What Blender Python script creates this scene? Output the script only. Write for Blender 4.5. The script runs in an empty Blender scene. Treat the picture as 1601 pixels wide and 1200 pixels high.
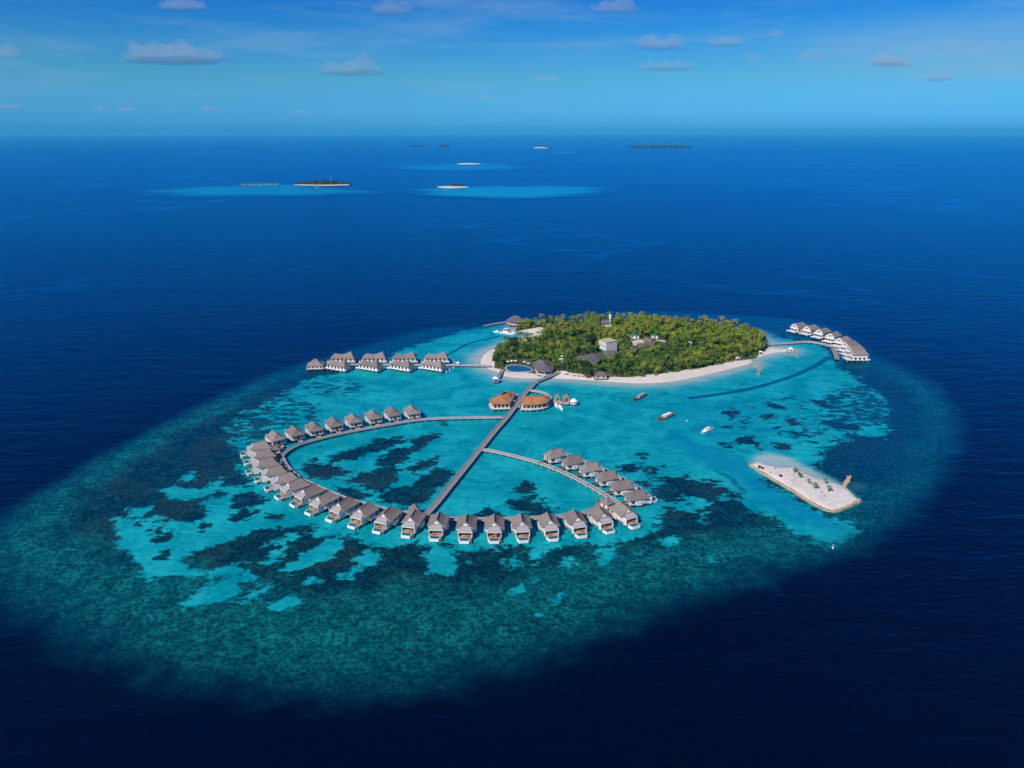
import bpy, math, random
import numpy as np
from mathutils import Vector, noise as mnoise
R = math.radians
random.seed(7)
rng = np.random.default_rng(11)
S = bpy.context.scene
COL = S.collection

# ------------------------------------------------------------------ camera
H = 190.0
FPX = 1143.0
SEA_END = 50000.0
PITCH = math.atan(389.0 / FPX) + math.atan(H / SEA_END)
cam = bpy.data.cameras.new('camera')
cam.sensor_width = 36.0
cam.sensor_fit = 'HORIZONTAL'
cam.lens = 36.0 * FPX / 1601.0
cam.clip_start = 1.0
cam.clip_end = 200000.0
camo = bpy.data.objects.new('camera', cam)
COL.objects.link(camo)
camo.location = (0, 0, H)
camo.rotation_euler = (R(90) - PITCH, 0, 0)
S.camera = camo

# ------------------------------------------------------------------ sun, sky, exposure
SUN_EL = R(42)
sx, sy = -0.64, -0.77
SUN_AZ = math.atan2(sx, sy)
sun = bpy.data.lights.new('sun', 'SUN')
sun.energy = 4.2
sun.angle = R(0.5)
sun.color = (1.0, 0.94, 0.85)
suno = bpy.data.objects.new('sun', sun)
COL.objects.link(suno)
sd = Vector((math.sin(SUN_AZ) * math.cos(SUN_EL), math.cos(SUN_AZ) * math.cos(SUN_EL), math.sin(SUN_EL)))
suno.rotation_euler = (-sd).to_track_quat('-Z', 'Y').to_euler()
suno.location = (0, 0, 400)

W = bpy.data.worlds.new('World')
S.world = W
W.use_nodes = True
wt = W.node_tree
for n in list(wt.nodes):
    wt.nodes.remove(n)


class NT:
    """tiny node helper"""
    def __init__(s, tree):
        s.t = tree

    def node(s, typ, **kw):
        n = s.t.nodes.new(typ)
        for k, v in kw.items():
            setattr(n, k, v)
        return n

    def put(s, sock, v):
        if isinstance(v, bpy.types.NodeSocket):
            s.t.links.new(v, sock)
        elif v is not None:
            if isinstance(v, (tuple, list)) and sock.type == 'RGBA' and len(v) == 3:
                v = (*v, 1)
            sock.default_value = v

    def math(s, op, a, b=None, c=None, clamp=False):
        n = s.node('ShaderNodeMath', operation=op)
        n.use_clamp = clamp
        s.put(n.inputs[0], a)
        if b is not None:
            s.put(n.inputs[1], b)
        if c is not None:
            s.put(n.inputs[2], c)
        return n.outputs[0]

    def noise(s, vec, scale, detail=4, rough=0.55, dist=0.0):
        n = s.node('ShaderNodeTexNoise')
        s.put(n.inputs['Vector'], vec)
        n.inputs['Scale'].default_value = scale
        n.inputs['Detail'].default_value = detail
        n.inputs['Roughness'].default_value = rough
        n.inputs['Distortion'].default_value = dist
        return n.outputs['Fac']

    def ss(s, x, a, b, lo=0.0, hi=1.0):
        n = s.node('ShaderNodeMapRange', interpolation_type='SMOOTHSTEP')
        s.put(n.inputs['Value'], x)
        s.put(n.inputs['From Min'], a)
        s.put(n.inputs['From Max'], b)
        n.inputs['To Min'].default_value = lo
        n.inputs['To Max'].default_value = hi
        return n.outputs['Result']

    def lin(s, x, a, b, lo=0.0, hi=1.0):
        n = s.node('ShaderNodeMapRange')
        s.put(n.inputs['Value'], x)
        s.put(n.inputs['From Min'], a)
        s.put(n.inputs['From Max'], b)
        n.inputs['To Min'].default_value = lo
        n.inputs['To Max'].default_value = hi
        return n.outputs['Result']

    def mix(s, f, a, b, blend='MIX'):
        n = s.node('ShaderNodeMix', data_type='RGBA', blend_type=blend)
        s.put(n.inputs[0], f)
        s.put(n.inputs[6], a)
        s.put(n.inputs[7], b)
        return n.outputs[2]

    def scale(s, col, f):
        n = s.node('ShaderNodeVectorMath', operation='SCALE')
        s.put(n.inputs[0], col)
        s.put(n.inputs['Scale'], f)
        return n.outputs[0]

    def mapping(s, vec, sc=(1, 1, 1), rot=(0, 0, 0), loc=(0, 0, 0)):
        n = s.node('ShaderNodeMapping')
        s.put(n.inputs['Vector'], vec)
        n.inputs['Scale'].default_value = sc
        n.inputs['Rotation'].default_value = rot
        n.inputs['Location'].default_value = loc
        return n.outputs[0]

    def attr(s, name):
        return s.node('ShaderNodeAttribute', attribute_name=name).outputs['Fac']

    def ramp(s, x, stops):
        n = s.node('ShaderNodeValToRGB')
        s.put(n.inputs[0], x)
        e = n.color_ramp.elements
        while len(e) < len(stops):
            e.new(0.5)
        for i, (p, c) in enumerate(stops):
            e[i].position = p
            e[i].color = (*c, 1)
        return n.outputs[0]


w = NT(wt)
sky = w.node('ShaderNodeTexSky', sky_type='NISHITA')
sky.sun_disc = False
sky.sun_elevation = SUN_EL
sky.sun_rotation = SUN_AZ
sky.altitude = 200
sky.air_density = 1.0
sky.dust_density = 0.6
sky.ozone_density = 2.0
tc = w.node('ShaderNodeTexCoord')
sep = w.node('ShaderNodeSeparateXYZ')
wt.links.new(tc.outputs['Generated'], sep.inputs[0])
# keep the sky just under the horizon the same as at the horizon
zc = w.math('MAXIMUM', sep.outputs[2], 0.004)
cmb = w.node('ShaderNodeCombineXYZ')
wt.links.new(sep.outputs[0], cmb.inputs[0])
wt.links.new(sep.outputs[1], cmb.inputs[1])
wt.links.new(zc, cmb.inputs[2])
wt.links.new(cmb.outputs[0], sky.inputs[0])
tint = w.ramp(w.lin(zc, 0.0, 0.5), [(0.0, (0.064, 0.325, 0.84)), (0.13, (0.085, 0.30, 0.49)), (0.25, (0.034, 0.235, 0.50)),
                                    (0.45, (0.012, 0.12, 0.46)), (1.0, (0.03, 0.10, 0.42))])
tint = w.scale(tint, 2.0)
skyc = w.mix(1.0, sky.outputs[0], tint, 'MULTIPLY')
# thin high veil of cloud, streaky and low
vm = w.mapping(cmb.outputs[0], sc=(2.2, 2.2, 16), loc=(3.1, 0.4, 1.7))
veil = w.ss(w.noise(vm, 1.6, 6, 0.6, 0.3), 0.47, 0.75)
veil = w.math('MULTIPLY', veil, w.ss(zc, 0.015, 0.06))
side = w.ss(w.math('DIVIDE', sep.outputs[0], sep.outputs[1]), 0.22, 0.6)
band = w.math('MULTIPLY', w.ss(zc, 0.045, 0.075), w.ss(zc, 0.10, 0.135, 1.0, 0.0))
veil = w.math('ADD', w.math('MULTIPLY', veil, 0.30), w.math('MULTIPLY', w.math('MULTIPLY', side, band), 0.30))
skyc = w.mix(veil, skyc, (2.9, 4.5, 6.3))
bg = w.node('ShaderNodeBackground')
wt.links.new(skyc, bg.inputs[0])
bg.inputs[1].default_value = 0.10
wo = w.node('ShaderNodeOutputWorld')
wt.links.new(bg.outputs[0], wo.inputs[0])

S.view_settings.view_transform = 'Standard'
S.view_settings.look = 'None'
S.view_settings.exposure = 0.0
S.view_settings.gamma = 1.0
S.view_settings.use_curve_mapping = False
S.cycles.max_bounces = 5
S.cycles.diffuse_bounces = 2
S.cycles.glossy_bounces = 3
S.cycles.volume_bounces = 1
S.cycles.transparent_max_bounces = 12
S.cycles.caustics_reflective = False
S.cycles.caustics_refractive = False

# ------------------------------------------------------------------ picture point -> point on the ground of the place
CP, SP = math.cos(PITCH), math.sin(PITCH)


def G(px, py, z=0.0):
    a = (px - 800.5) / FPX
    b = -(py - 600.0) / FPX
    dx, dy, dz = a, CP + b * SP, -SP + b * CP
    t = (z - H) / dz
    return Vector((dx * t, dy * t, z))


def G2(px, py, z=0.0):
    v = G(px, py, z)
    return (v.x, v.y)


def Z(x0, y0, s, pts, z=0.0):
    """points read from an enlarged view: origin, enlargement, list"""
    return [G2(x0 + x / s, y0 + y / s, z) for x, y in pts]


def catmull(pts, n=6, closed=False):
    P = [Vector(p[:2]) for p in pts]
    out = []
    m = len(P)
    rngi = range(m if closed else m - 1)
    for i in rngi:
        p1, p2 = P[i], P[(i + 1) % m]
        p0 = P[(i - 1) % m] if (closed or i > 0) else p1 + (p1 - p2)
        p3 = P[(i + 2) % m] if (closed or i + 2 < m) else p2 + (p2 - p1)
        for k in range(n):
            t = k / n
            out.append(0.5 * ((2 * p1) + (-p0 + p2) * t + (2 * p0 - 5 * p1 + 4 * p2 - p3) * t * t + (-p0 + 3 * p1 - 3 * p2 + p3) * t ** 3))
    if not closed:
        out.append(P[-1])
    return [(v.x, v.y) for v in out]


def resample(pts, step):
    P = [Vector(p) for p in pts]
    out = [P[0]]
    acc = 0.0
    for a, b in zip(P, P[1:]):
        L = (b - a).length
        d = step - acc
        while d <= L:
            out.append(a + (b - a) * (d / L))
            d += step
        acc = (acc + L) % step
    return out


def sdf(P, poly):
    """signed distance in metres, positive inside"""
    poly = np.asarray(poly, float)
    d2 = np.full(len(P), 1e18)
    ins = np.zeros(len(P), bool)
    n = len(poly)
    for i in range(n):
        a, b = poly[i], poly[(i + 1) % n]
        e = b - a
        wv = P - a
        t = np.clip((wv @ e) / (e @ e + 1e-12), 0, 1)
        q = wv - t[:, None] * e
        d2 = np.minimum(d2, (q * q).sum(1))
        c = ((a[1] <= P[:, 1]) != (b[1] <= P[:, 1]))
        with np.errstate(divide='ignore', invalid='ignore'):
            xi = a[0] + (P[:, 1] - a[1]) * (b[0] - a[0]) / (b[1] - a[1] if b[1] != a[1] else 1e-12)
        ins ^= c & (P[:, 0] < xi)
    d = np.sqrt(d2)
    return np.where(ins, d, -d)


def ldist(P, line):
    d2 = np.full(len(P), 1e18)
    line = np.asarray(line, float)
    for a, b in zip(line, line[1:]):
        e = b - a
        wv = P - a
        t = np.clip((wv @ e) / (e @ e + 1e-12), 0, 1)
        q = wv - t[:, None] * e
        d2 = np.minimum(d2, (q * q).sum(1))
    return np.sqrt(d2)


def inside(p, poly):
    c = False
    n = len(poly)
    for i in range(n):
        a, b = poly[i], poly[(i + 1) % n]
        if (a[1] <= p[1]) != (b[1] <= p[1]) and p[0] < a[0] + (p[1] - a[1]) * (b[0] - a[0]) / (b[1] - a[1]):
            c = not c
    return c


# ------------------------------------------------------------------ materials
MATS = {}


def mat(name, col, rough=0.7, var=0.12, scale=1.5, ior=None, spec=0.3, bump=0.0, objvar=0.0, coord='obj', stretch=(1, 1, 1), col2=None):
    if name in MATS:
        return MATS[name]
    m = bpy.data.materials.new(name)
    m.use_nodes = True
    t = NT(m.node_tree)
    p = m.node_tree.nodes['Principled BSDF']
    tcn = t.node('ShaderNodeTexCoord')
    vec = t.mapping(tcn.outputs['Object'], sc=stretch)
    n1 = t.noise(vec, scale, 5, 0.6)
    n2 = t.noise(vec, scale * 0.17, 2, 0.5)
    f = t.lin(t.math('ADD', t.math('MULTIPLY', n1, 0.6), t.math('MULTIPLY', n2, 0.4)), 0.3, 0.7)
    lo = tuple(c * (1 - var) for c in col)
    hi = tuple(min(1, c * (1 + var)) for c in (col2 or col))
    c = t.mix(f, lo, hi)
    if objvar:
        oi = t.node('ShaderNodeObjectInfo')
        c = t.scale(c, t.lin(oi.outputs['Random'], 0, 1, 1 - objvar, 1 + objvar))
    t.put(p.inputs['Base Color'], c)
    p.inputs['Roughness'].default_value = rough
    p.inputs['Specular IOR Level'].default_value = spec
    if ior:
        p.inputs['IOR'].default_value = ior
    if bump:
        b = t.node('ShaderNodeBump')
        b.inputs['Strength'].default_value = bump
        b.inputs['Distance'].default_value = 0.15
        t.put(b.inputs['Height'], n1)
        t.put(p.inputs['Normal'], b.outputs[0])
    MATS[name] = m
    return m


def foliage(name, c1, c2, c3, scale=0.5):
    m = bpy.data.materials.new(name)
    m.use_nodes = True
    t = NT(m.node_tree)
    p = m.node_tree.nodes['Principled BSDF']
    oi = t.node('ShaderNodeObjectInfo')
    geo = t.node('ShaderNodeNewGeometry')
    n = t.noise(geo.outputs['Position'], scale, 3, 0.7)
    n0 = t.noise(geo.outputs['Position'], 0.03, 3, 0.6)
    f = t.math('ADD', t.math('MULTIPLY', oi.outputs['Random'], 0.62), t.math('MULTIPLY', n, 0.45))
    f = t.math('ADD', f, t.lin(n0, 0.3, 0.7, -0.32, 0.22))
    c = t.ramp(f, [(0.1, c1), (0.5, c2), (0.95, c3)])
    t.put(p.inputs['Base Color'], c)
    p.inputs['Roughness'].default_value = 0.6
    p.inputs['Specular IOR Level'].default_value = 0.25
    tr = t.node('ShaderNodeBsdfTranslucent')
    t.put(tr.inputs[0], c)
    mx = t.node('ShaderNodeMixShader')
    mx.inputs[0].default_value = 0.25
    m.node_tree.links.new(p.outputs[0], mx.inputs[1])
    m.node_tree.links.new(tr.outputs[0], mx.inputs[2])
    m.node_tree.links.new(mx.outputs[0], m.node_tree.nodes['Material Output'].inputs[0])
    MATS[name] = m
    return m


mat('white_paint', (0.86, 0.84, 0.79), 0.55, 0.06, 0.8)
mat('white_boards', (0.72, 0.71, 0.68), 0.6, 0.10, 2.0, stretch=(1, 1, 6))
mat('thatch', (0.215, 0.175, 0.150), 0.9, 0.22, 2.2, bump=0.5, objvar=0.17, stretch=(1, 1, 0.4), col2=(0.27, 0.225, 0.195))
mat('slate', (0.135, 0.115, 0.115), 0.8, 0.18, 2.5, bump=0.3, col2=(0.165, 0.145, 0.14))
mat('orange_thatch', (0.40, 0.165, 0.062), 0.85, 0.25, 1.6, bump=0.4, col2=(0.46, 0.22, 0.10))
mat('lattice', (0.42, 0.40, 0.39), 0.7, 0.12, 3.0, stretch=(6, 1, 1))
mat('deck_wood', (0.235, 0.205, 0.19), 0.8, 0.2, 3.0, stretch=(4, 0.5, 1))
mat('jetty_wood', (0.27, 0.245, 0.235), 0.8, 0.16, 1.2)
mat('rail_wood', (0.52, 0.50, 0.48), 0.7, 0.12, 1.2)
mat('terrace_wood', (0.46, 0.34, 0.24), 0.7, 0.2, 3.0)
mat('pile', (0.55, 0.53, 0.50), 0.8, 0.15, 1.0)
mat('glass_dark', (0.035, 0.03, 0.028), 0.15, 0.2, 1.0, spec=0.6)
mat('door_wood', (0.20, 0.09, 0.05), 0.6, 0.25, 2.0)
mat('pool_water', (0.005, 0.17, 0.20), 0.08, 0.2, 1.4, spec=0.5)
mat('pool_blue', (0.005, 0.13, 0.30), 0.08, 0.25, 0.25, spec=0.5)
mat('sand', (0.70, 0.62, 0.53), 0.95, 0.08, 0.12, spec=0.1, col2=(0.78, 0.70, 0.61))
mat('sand_bag', (0.50, 0.39, 0.27), 0.95, 0.25, 0.8, spec=0.1, bump=0.5)
mat('rock', (0.33, 0.31, 0.28), 0.9, 0.3, 0.8, bump=0.8)
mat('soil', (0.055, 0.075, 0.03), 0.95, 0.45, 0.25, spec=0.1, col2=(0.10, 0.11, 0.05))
mat('trunk', (0.20, 0.16, 0.12), 0.9, 0.2, 2.0)
mat('red_paint', (0.36, 0.09, 0.06), 0.5, 0.15, 1.0)
mat('red_cloth', (0.62, 0.06, 0.07), 0.8, 0.1, 1.0)
mat('orange_cloth', (0.48, 0.15, 0.09), 0.8, 0.2, 1.0)
mat('yellow_cloth', (0.75, 0.50, 0.05), 0.8, 0.1, 1.0)
mat('cream_wall', (0.66, 0.56, 0.44), 0.8, 0.12, 0.7)
mat('yellow_roof', (0.58, 0.48, 0.24), 0.8, 0.12, 0.4)
mat('teal_paint', (0.02, 0.24, 0.20), 0.6, 0.15, 0.4)
mat('blue_paint', (0.05, 0.14, 0.42), 0.5, 0.1, 0.8)
mat('grey_metal', (0.35, 0.36, 0.38), 0.5, 0.1, 1.0)
foliage('palm_leaf', (0.05, 0.11, 0.010), (0.15, 0.23, 0.020), (0.38, 0.36, 0.040))
foliage('tree_leaf', (0.028, 0.085, 0.010), (0.095, 0.195, 0.018), (0.26, 0.34, 0.03))
foliage('lime_leaf', (0.22, 0.30, 0.015), (0.28, 0.36, 0.02), (0.34, 0.42, 0.03))
foliage('grey_leaf', (0.10, 0.10, 0.065), (0.15, 0.14, 0.10), (0.20, 0.18, 0.13))
foliage('dark_leaf', (0.013, 0.030, 0.010), (0.028, 0.050, 0.014), (0.05, 0.075, 0.02))
foliage('far_leaf', (0.022, 0.045, 0.022), (0.04, 0.065, 0.03), (0.06, 0.09, 0.035), 0.05)


def water_material(name, far=False):
    m = bpy.data.materials.new(name)
    m.use_nodes = True
    t = NT(m.node_tree)
    p = m.node_tree.nodes['Principled BSDF']
    geo = t.node('ShaderNodeNewGeometry')
    pos = geo.outputs['Position']
    deep = (0.0001, 0.0006, 0.0095)
    if far:
        fade = t.attr('fade')
        n = t.noise(t.mapping(pos, sc=(0.004, 0.012, 1)), 1.0, 5, 0.6)
        f = t.ss(t.math('ADD', fade, t.lin(n, 0.3, 0.7, -0.28, 0.28)), 0.12, 0.75)
        tw = t.attr('tone')
        col = t.mix(f, deep, t.mix(tw, (0.0, 0.12, 0.26), (0.01, 0.60, 0.62)))
    else:
        stk = t.mapping(pos, sc=(0.62, 1.15, 1), rot=(0, 0, R(-48)))
        n1 = t.noise(stk, 1 / 12.0, 6, 0.66, 0.6)
        n1b = t.noise(pos, 1 / 3.2, 4, 0.6)
        s = t.attr('sand')
        edge = t.math('ADD', t.lin(n1, 0.25, 0.75, -9.5, 9.5), t.lin(n1b, 0.3, 0.7, -4.2, 4.2))
        sandf = t.ss(t.math('ADD', s, edge), -2.4, 3.0)
        # loose coral heads scattered over the sand
        n2 = t.noise(t.mapping(stk, loc=(40, 7, 0)), 1 / 5.5, 4, 0.55, 0.6)
        thr = t.lin(t.attr('spots'), 0, 1, 0.84, 0.40)
        d = t.math('SUBTRACT', n2, thr)
        spotf = t.ss(d, -0.02, 0.065)
        sandf = t.math('MULTIPLY', sandf, t.math('SUBTRACT', 1.0, t.math('MULTIPLY', spotf, 0.88)))
        # reef flat: dark coral, browner clumps, paler rubble, greener towards the outer slope
        n3 = t.noise(pos, 1 / 1.9, 6, 0.78)
        n4 = t.noise(pos, 1 / 34.0, 3, 0.5)
        n5 = t.noise(pos, 1 / 7.0, 5, 0.6, 1.0)
        slope = t.ss(t.math('ADD', t.attr('rim'), t.lin(n4, 0.3, 0.7, -0.22, 0.22)), 0.15, 0.75)
        flat = t.mix(t.ss(n5, 0.42, 0.68), (0.0012, 0.028, 0.035), (0.004, 0.066, 0.068))
        flat = t.mix(t.ss(n4, 0.44, 0.66, 0, 0.6), flat, (0.016, 0.046, 0.032))
        slo = t.mix(t.ss(n5, 0.38, 0.66), (0.0012, 0.070, 0.074), (0.005, 0.158, 0.146))
        reefc = t.mix(slope, flat, slo)
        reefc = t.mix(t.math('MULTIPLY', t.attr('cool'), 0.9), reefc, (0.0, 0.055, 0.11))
        reefc = t.scale(reefc, t.ss(n3, 0.36, 0.66, 0.30, 1.80))
        # sand lagoon
        n6 = t.noise(pos, 1 / 26.0, 5, 0.62, 0.8)
        lag = t.mix(t.ss(n6, 0.33, 0.68), (0.0004, 0.29, 0.33), (0.012, 0.46, 0.48))
        lag = t.mix(t.ss(n5, 0.50, 0.72, 0, 0.42), lag, (0.0, 0.15, 0.20))
        lag = t.scale(lag, t.lin(n1b, 0.25, 0.75, 0.84, 1.14))
        lag = t.mix(t.attr('chan'), lag, (0.0, 0.20, 0.35))
        col = t.mix(sandf, reefc, lag)
        # dark submerged lines
        ln = t.math('ADD', t.attr('line'), t.lin(n1b, 0.3, 0.7, -0.22, 0.22))
        col = t.mix(t.ss(ln, 0.25, 0.8, 0, 0.80), col, (0.0, 0.055, 0.105))
        # shallows over bright sand
        sh = t.math('ADD', t.attr('shore'), t.lin(n6, 0.3, 0.7, -0.08, 0.08))
        col = t.mix(t.ss(sh, 0.10, 0.75, 0, 0.62), col, (0.13, 0.52, 0.52))
        col = t.mix(t.ss(sh, 0.45, 0.98, 0, 0.9), col, (0.46, 0.55, 0.47))
        # outer edge falling into the deep
        n7 = t.noise(pos, 1 / 22.0, 6, 0.62)
        dd = t.math('ADD', t.attr('edge'), t.lin(n7, 0.25, 0.75, -6.5, 6.5))
        k = t.ss(dd, -12, 24)
        mid = t.mix(t.ss(dd, -16, 8), deep, (0.0, 0.017, 0.042))
        col = t.mix(k, mid, col)
    # ripples, swell, and slicks where the surface lies calmer
    sl = t.noise(t.mapping(pos, sc=(0.0011, 0.0042, 1), rot=(0, 0, R(8))), 1.0, 5, 0.62, 1.2)
    slick = t.ss(sl, 0.50, 0.60)
    rp = t.noise(t.mapping(pos, sc=(0.16, 0.40, 1), rot=(0, 0, R(-24))), 1.0, 3, 0.55, 0.5)
    sw = t.noise(t.mapping(pos, sc=(0.022, 0.085, 1), rot=(0, 0, R(-17))), 1.0, 2, 0.5, 0.3)
    h = t.math('ADD', t.math('MULTIPLY', rp, 0.9), t.math('MULTIPLY', sw, 1.5))
    b = t.node('ShaderNodeBump')
    t.put(b.inputs['Strength'], t.math('MULTIPLY', t.lin(slick, 0, 1, 1.0, 0.80), 0.55))
    b.inputs['Distance'].default_value = 1.0
    t.put(b.inputs['Height'], h)
    nt = m.node_tree
    nt.nodes.remove(p)
    df = t.node('ShaderNodeBsdfDiffuse')
    t.put(df.inputs['Color'], col)
    t.put(df.inputs['Normal'], b.outputs[0])
    gl = t.node('ShaderNodeBsdfGlossy')
    gl.inputs['Color'].default_value = (0.03, 0.60, 0.96, 1)
    t.put(gl.inputs['Roughness'], t.lin(slick, 0, 1, 0.20, 0.16))
    t.put(gl.inputs['Normal'], b.outputs[0])
    fr = t.node('ShaderNodeFresnel')
    fr.inputs['IOR'].default_value = 1.42
    t.put(fr.inputs['Normal'], b.outputs[0])
    # calm current lines: long thin bands that mirror a little more sky
    cl = t.noise(t.mapping(pos, sc=(0.0016, 0.0032, 1), rot=(0, 0, R(-14)), loc=(5, 2, 0)), 1.0, 3, 0.5, 1.6)
    cl = t.math('ABSOLUTE', t.math('SUBTRACT', cl, 0.5))
    cl = t.math('MULTIPLY', t.ss(cl, 0.0, 0.035, 1.0, 0.0), t.ss(t.noise(pos, 0.0011, 2, 0.5), 0.48, 0.62))
    fac = t.math('MULTIPLY', fr.outputs[0], t.math('ADD', 1.12, t.math('MULTIPLY', cl, 0.5)), clamp=True)
    mx = t.node('ShaderNodeMixShader')
    t.put(mx.inputs[0], fac)
    nt.links.new(df.outputs[0], mx.inputs[1])
    nt.links.new(gl.outputs[0], mx.inputs[2])
    nt.links.new(mx.outputs[0], nt.nodes['Material Output'].inputs[0])
    MATS[name] = m
    return m


water_material('sea_water')
water_material('far_shallows', True)


# ------------------------------------------------------------------ mesh building
class MB:
    def __init__(s):
        s.v, s.f = [], []

    def add(s, vs, fs):
        o = len(s.v)
        s.v += [tuple(x) for x in vs]
        s.f += [tuple(i + o for i in f) for f in fs]
        return s

    def box(s, x0, x1, y0, y1, z0, z1):
        v = [(x, y, z) for z in (z0, z1) for y in (y0, y1) for x in (x0, x1)]
        return s.add(v, [(0, 2, 3, 1), (4, 5, 7, 6), (0, 1, 5, 4), (2, 6, 7, 3), (0, 4, 6, 2), (1, 3, 7, 5)])

    def cyl(s, x, y, z0, z1, r0, r1=None, n=8, cap=True):
        r1 = r0 if r1 is None else r1
        v = []
        for z, r in ((z0, r0), (z1, r1)):
            v += [(x + r * math.cos(2 * math.pi * k / n), y + r * math.sin(2 * math.pi * k / n), z) for k in range(n)]
        f = [(k, (k + 1) % n, n + (k + 1) % n, n + k) for k in range(n)]
        if cap:
            f += [tuple(range(n - 1, -1, -1)), tuple(range(n, 2 * n))]
        return s.add(v, f)

    def prism(s, poly, z0, z1):
        n = len(poly)
        v = [(x, y, z0) for x, y in poly] + [(x, y, z1) for x, y in poly]
        f = [(k, (k + 1) % n, n + (k + 1) % n, n + k) for k in range(n)]
        f += [tuple(range(n - 1, -1, -1)), tuple(range(n, 2 * n))]
        return s.add(v, f)

    def walls(s, poly, z0, z1, th=0.25):
        n = len(poly)
        for k in range(n):
            s.bar(poly[k], poly[(k + 1) % n], z0, z1, th)
        return s

    def bar(s, a, b, z0, z1, w):
        a, b = Vector(a[:2]), Vector(b[:2])
        d = (b - a)
        if d.length < 1e-6:
            return s
        q = Vector((-d.y, d.x)).normalized() * (w / 2)
        poly = [a - q, b - q, b + q, a + q]
        return s.prism([(p.x, p.y) for p in poly], z0, z1)

    def tube(s, a, b, r, n=6, r2=None):
        a, b = Vector(a), Vector(b)
        r2 = r if r2 is None else r2
        d = (b - a).normalized()
        u = d.orthogonal().normalized()
        q = d.cross(u)
        v = []
        for c, rr in ((a, r), (b, r2)):
            v += [c + (u * math.cos(2 * math.pi * k / n) + q * math.sin(2 * math.pi * k / n)) * rr for k in range(n)]
        f = [(k, (k + 1) % n, n + (k + 1) % n, n + k) for k in range(n)]
        f += [tuple(range(n - 1, -1, -1)), tuple(range(n, 2 * n))]
        return s.add(v, f)

    def sweep(s, pts, o0, o1, z0, z1):
        """box section along a 2-D path between side offsets o0..o1"""
        P = [Vector(p[:2]) for p in pts]
        n = len(P)
        v = []
        for i in range(n):
            d = (P[min(i + 1, n - 1)] - P[max(i - 1, 0)]).normalized()
            q = Vector((-d.y, d.x))
            a, b = P[i] + q * o0, P[i] + q * o1
            v += [(a.x, a.y, z0), (b.x, b.y, z0), (b.x, b.y, z1), (a.x, a.y, z1)]
        f = []
        for i in range(n - 1):
            o = i * 4
            for k in range(4):
                f.append((o + k, o + (k + 1) % 4, o + 4 + (k + 1) % 4, o + 4 + k))
        f += [(0, 1, 2, 3), (4 * n - 1, 4 * n - 2, 4 * n - 3, 4 * n - 4)]
        return s.add(v, f)

    def hip(s, base, ridge, ze, zr, flare=0.35, th=0.18):
        """thatched hip roof over a convex outline, ridge = polyline [(x,y,dz)]; concave flared slopes"""
        n = len(base)
        # densify the outline
        B = []
        for k in range(n):
            a, b = Vector(base[k]), Vector(base[(k + 1) % n])
            m = max(1, int((b - a).length / 2.5))
            for j in range(m):
                B.append(a + (b - a) * (j / m))
        rd = [Vector((r[0], r[1])) for r in ridge]
        rz = [zr + (r[2] if len(r) > 2 else 0) for r in ridge]

        def near(p):
            if len(rd) == 1:
                return rd[0], rz[0]
            best = None
            for i in range(len(rd) - 1):
                e = rd[i + 1] - rd[i]
                t = max(0, min(1, (p - rd[i]).dot(e) / e.dot(e)))
                q = rd[i] + e * t
                dd = (p - q).length
                if best is None or dd < best[0]:
                    best = (dd, q, rz[i] * (1 - t) + rz[i + 1] * t)
            return best[1], best[2]
        rings = [[], [], [], []]
        for p in B:
            q, z = near(p)
            for j, t in enumerate((0, 0.38, 0.74, 1.0)):
                zz = ze + (z - ze) * (t - flare * math.sin(math.pi * t) * 0.5)
                pt = p + (q - p) * t
                rings[j].append((pt.x, pt.y, zz))
        m = len(B)
        v = [(p.x, p.y, ze - th) for p in B] + [x for r in rings for x in r]
        f = [tuple(range(m - 1, -1, -1))]
        for j in range(4):
            for k in range(m):
                f.append((j * m + k, j * m + (k + 1) % m, (j + 1) * m + (k + 1) % m, (j + 1) * m + k))
        return s.add(v, f)

    def mesh(s, name):
        me = bpy.data.meshes.new(name)
        me.from_pydata(s.v, [], s.f)
        me.update()
        return me

    def build(s, name, m, parent=None, smooth=False):
        me = s.mesh(name)
        me.materials.append(MATS[m])
        if smooth:
            me.polygons.foreach_set('use_smooth', [True] * len(me.polygons))
        o = bpy.data.objects.new(name, me)
        COL.objects.link(o)
        if parent:
            o.parent = parent
        return o


def tag(o, label=None, cat=None, group=None, kind=None):
    if label:
        o['label'] = label
    if cat:
        o['category'] = cat
    if group:
        o['group'] = group
    if kind:
        o['kind'] = kind
    return o


def empty(name, loc=(0, 0, 0), rz=0.0):
    o = bpy.data.objects.new(name, None)
    o.empty_display_size = 0.5
    COL.objects.link(o)
    o.location = loc
    o.rotation_euler = (0, 0, rz)
    return o


def copy_tree(o, parent=None):
    c = o.copy()
    COL.objects.link(c)
    c.parent = parent
    for ch in list(o.children):
        copy_tree(ch, c)
    return c


ORD = ['first', 'second', 'third', 'fourth', 'fifth', 'sixth', 'seventh', 'eighth', 'ninth', 'tenth', 'eleventh', 'twelfth']

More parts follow.
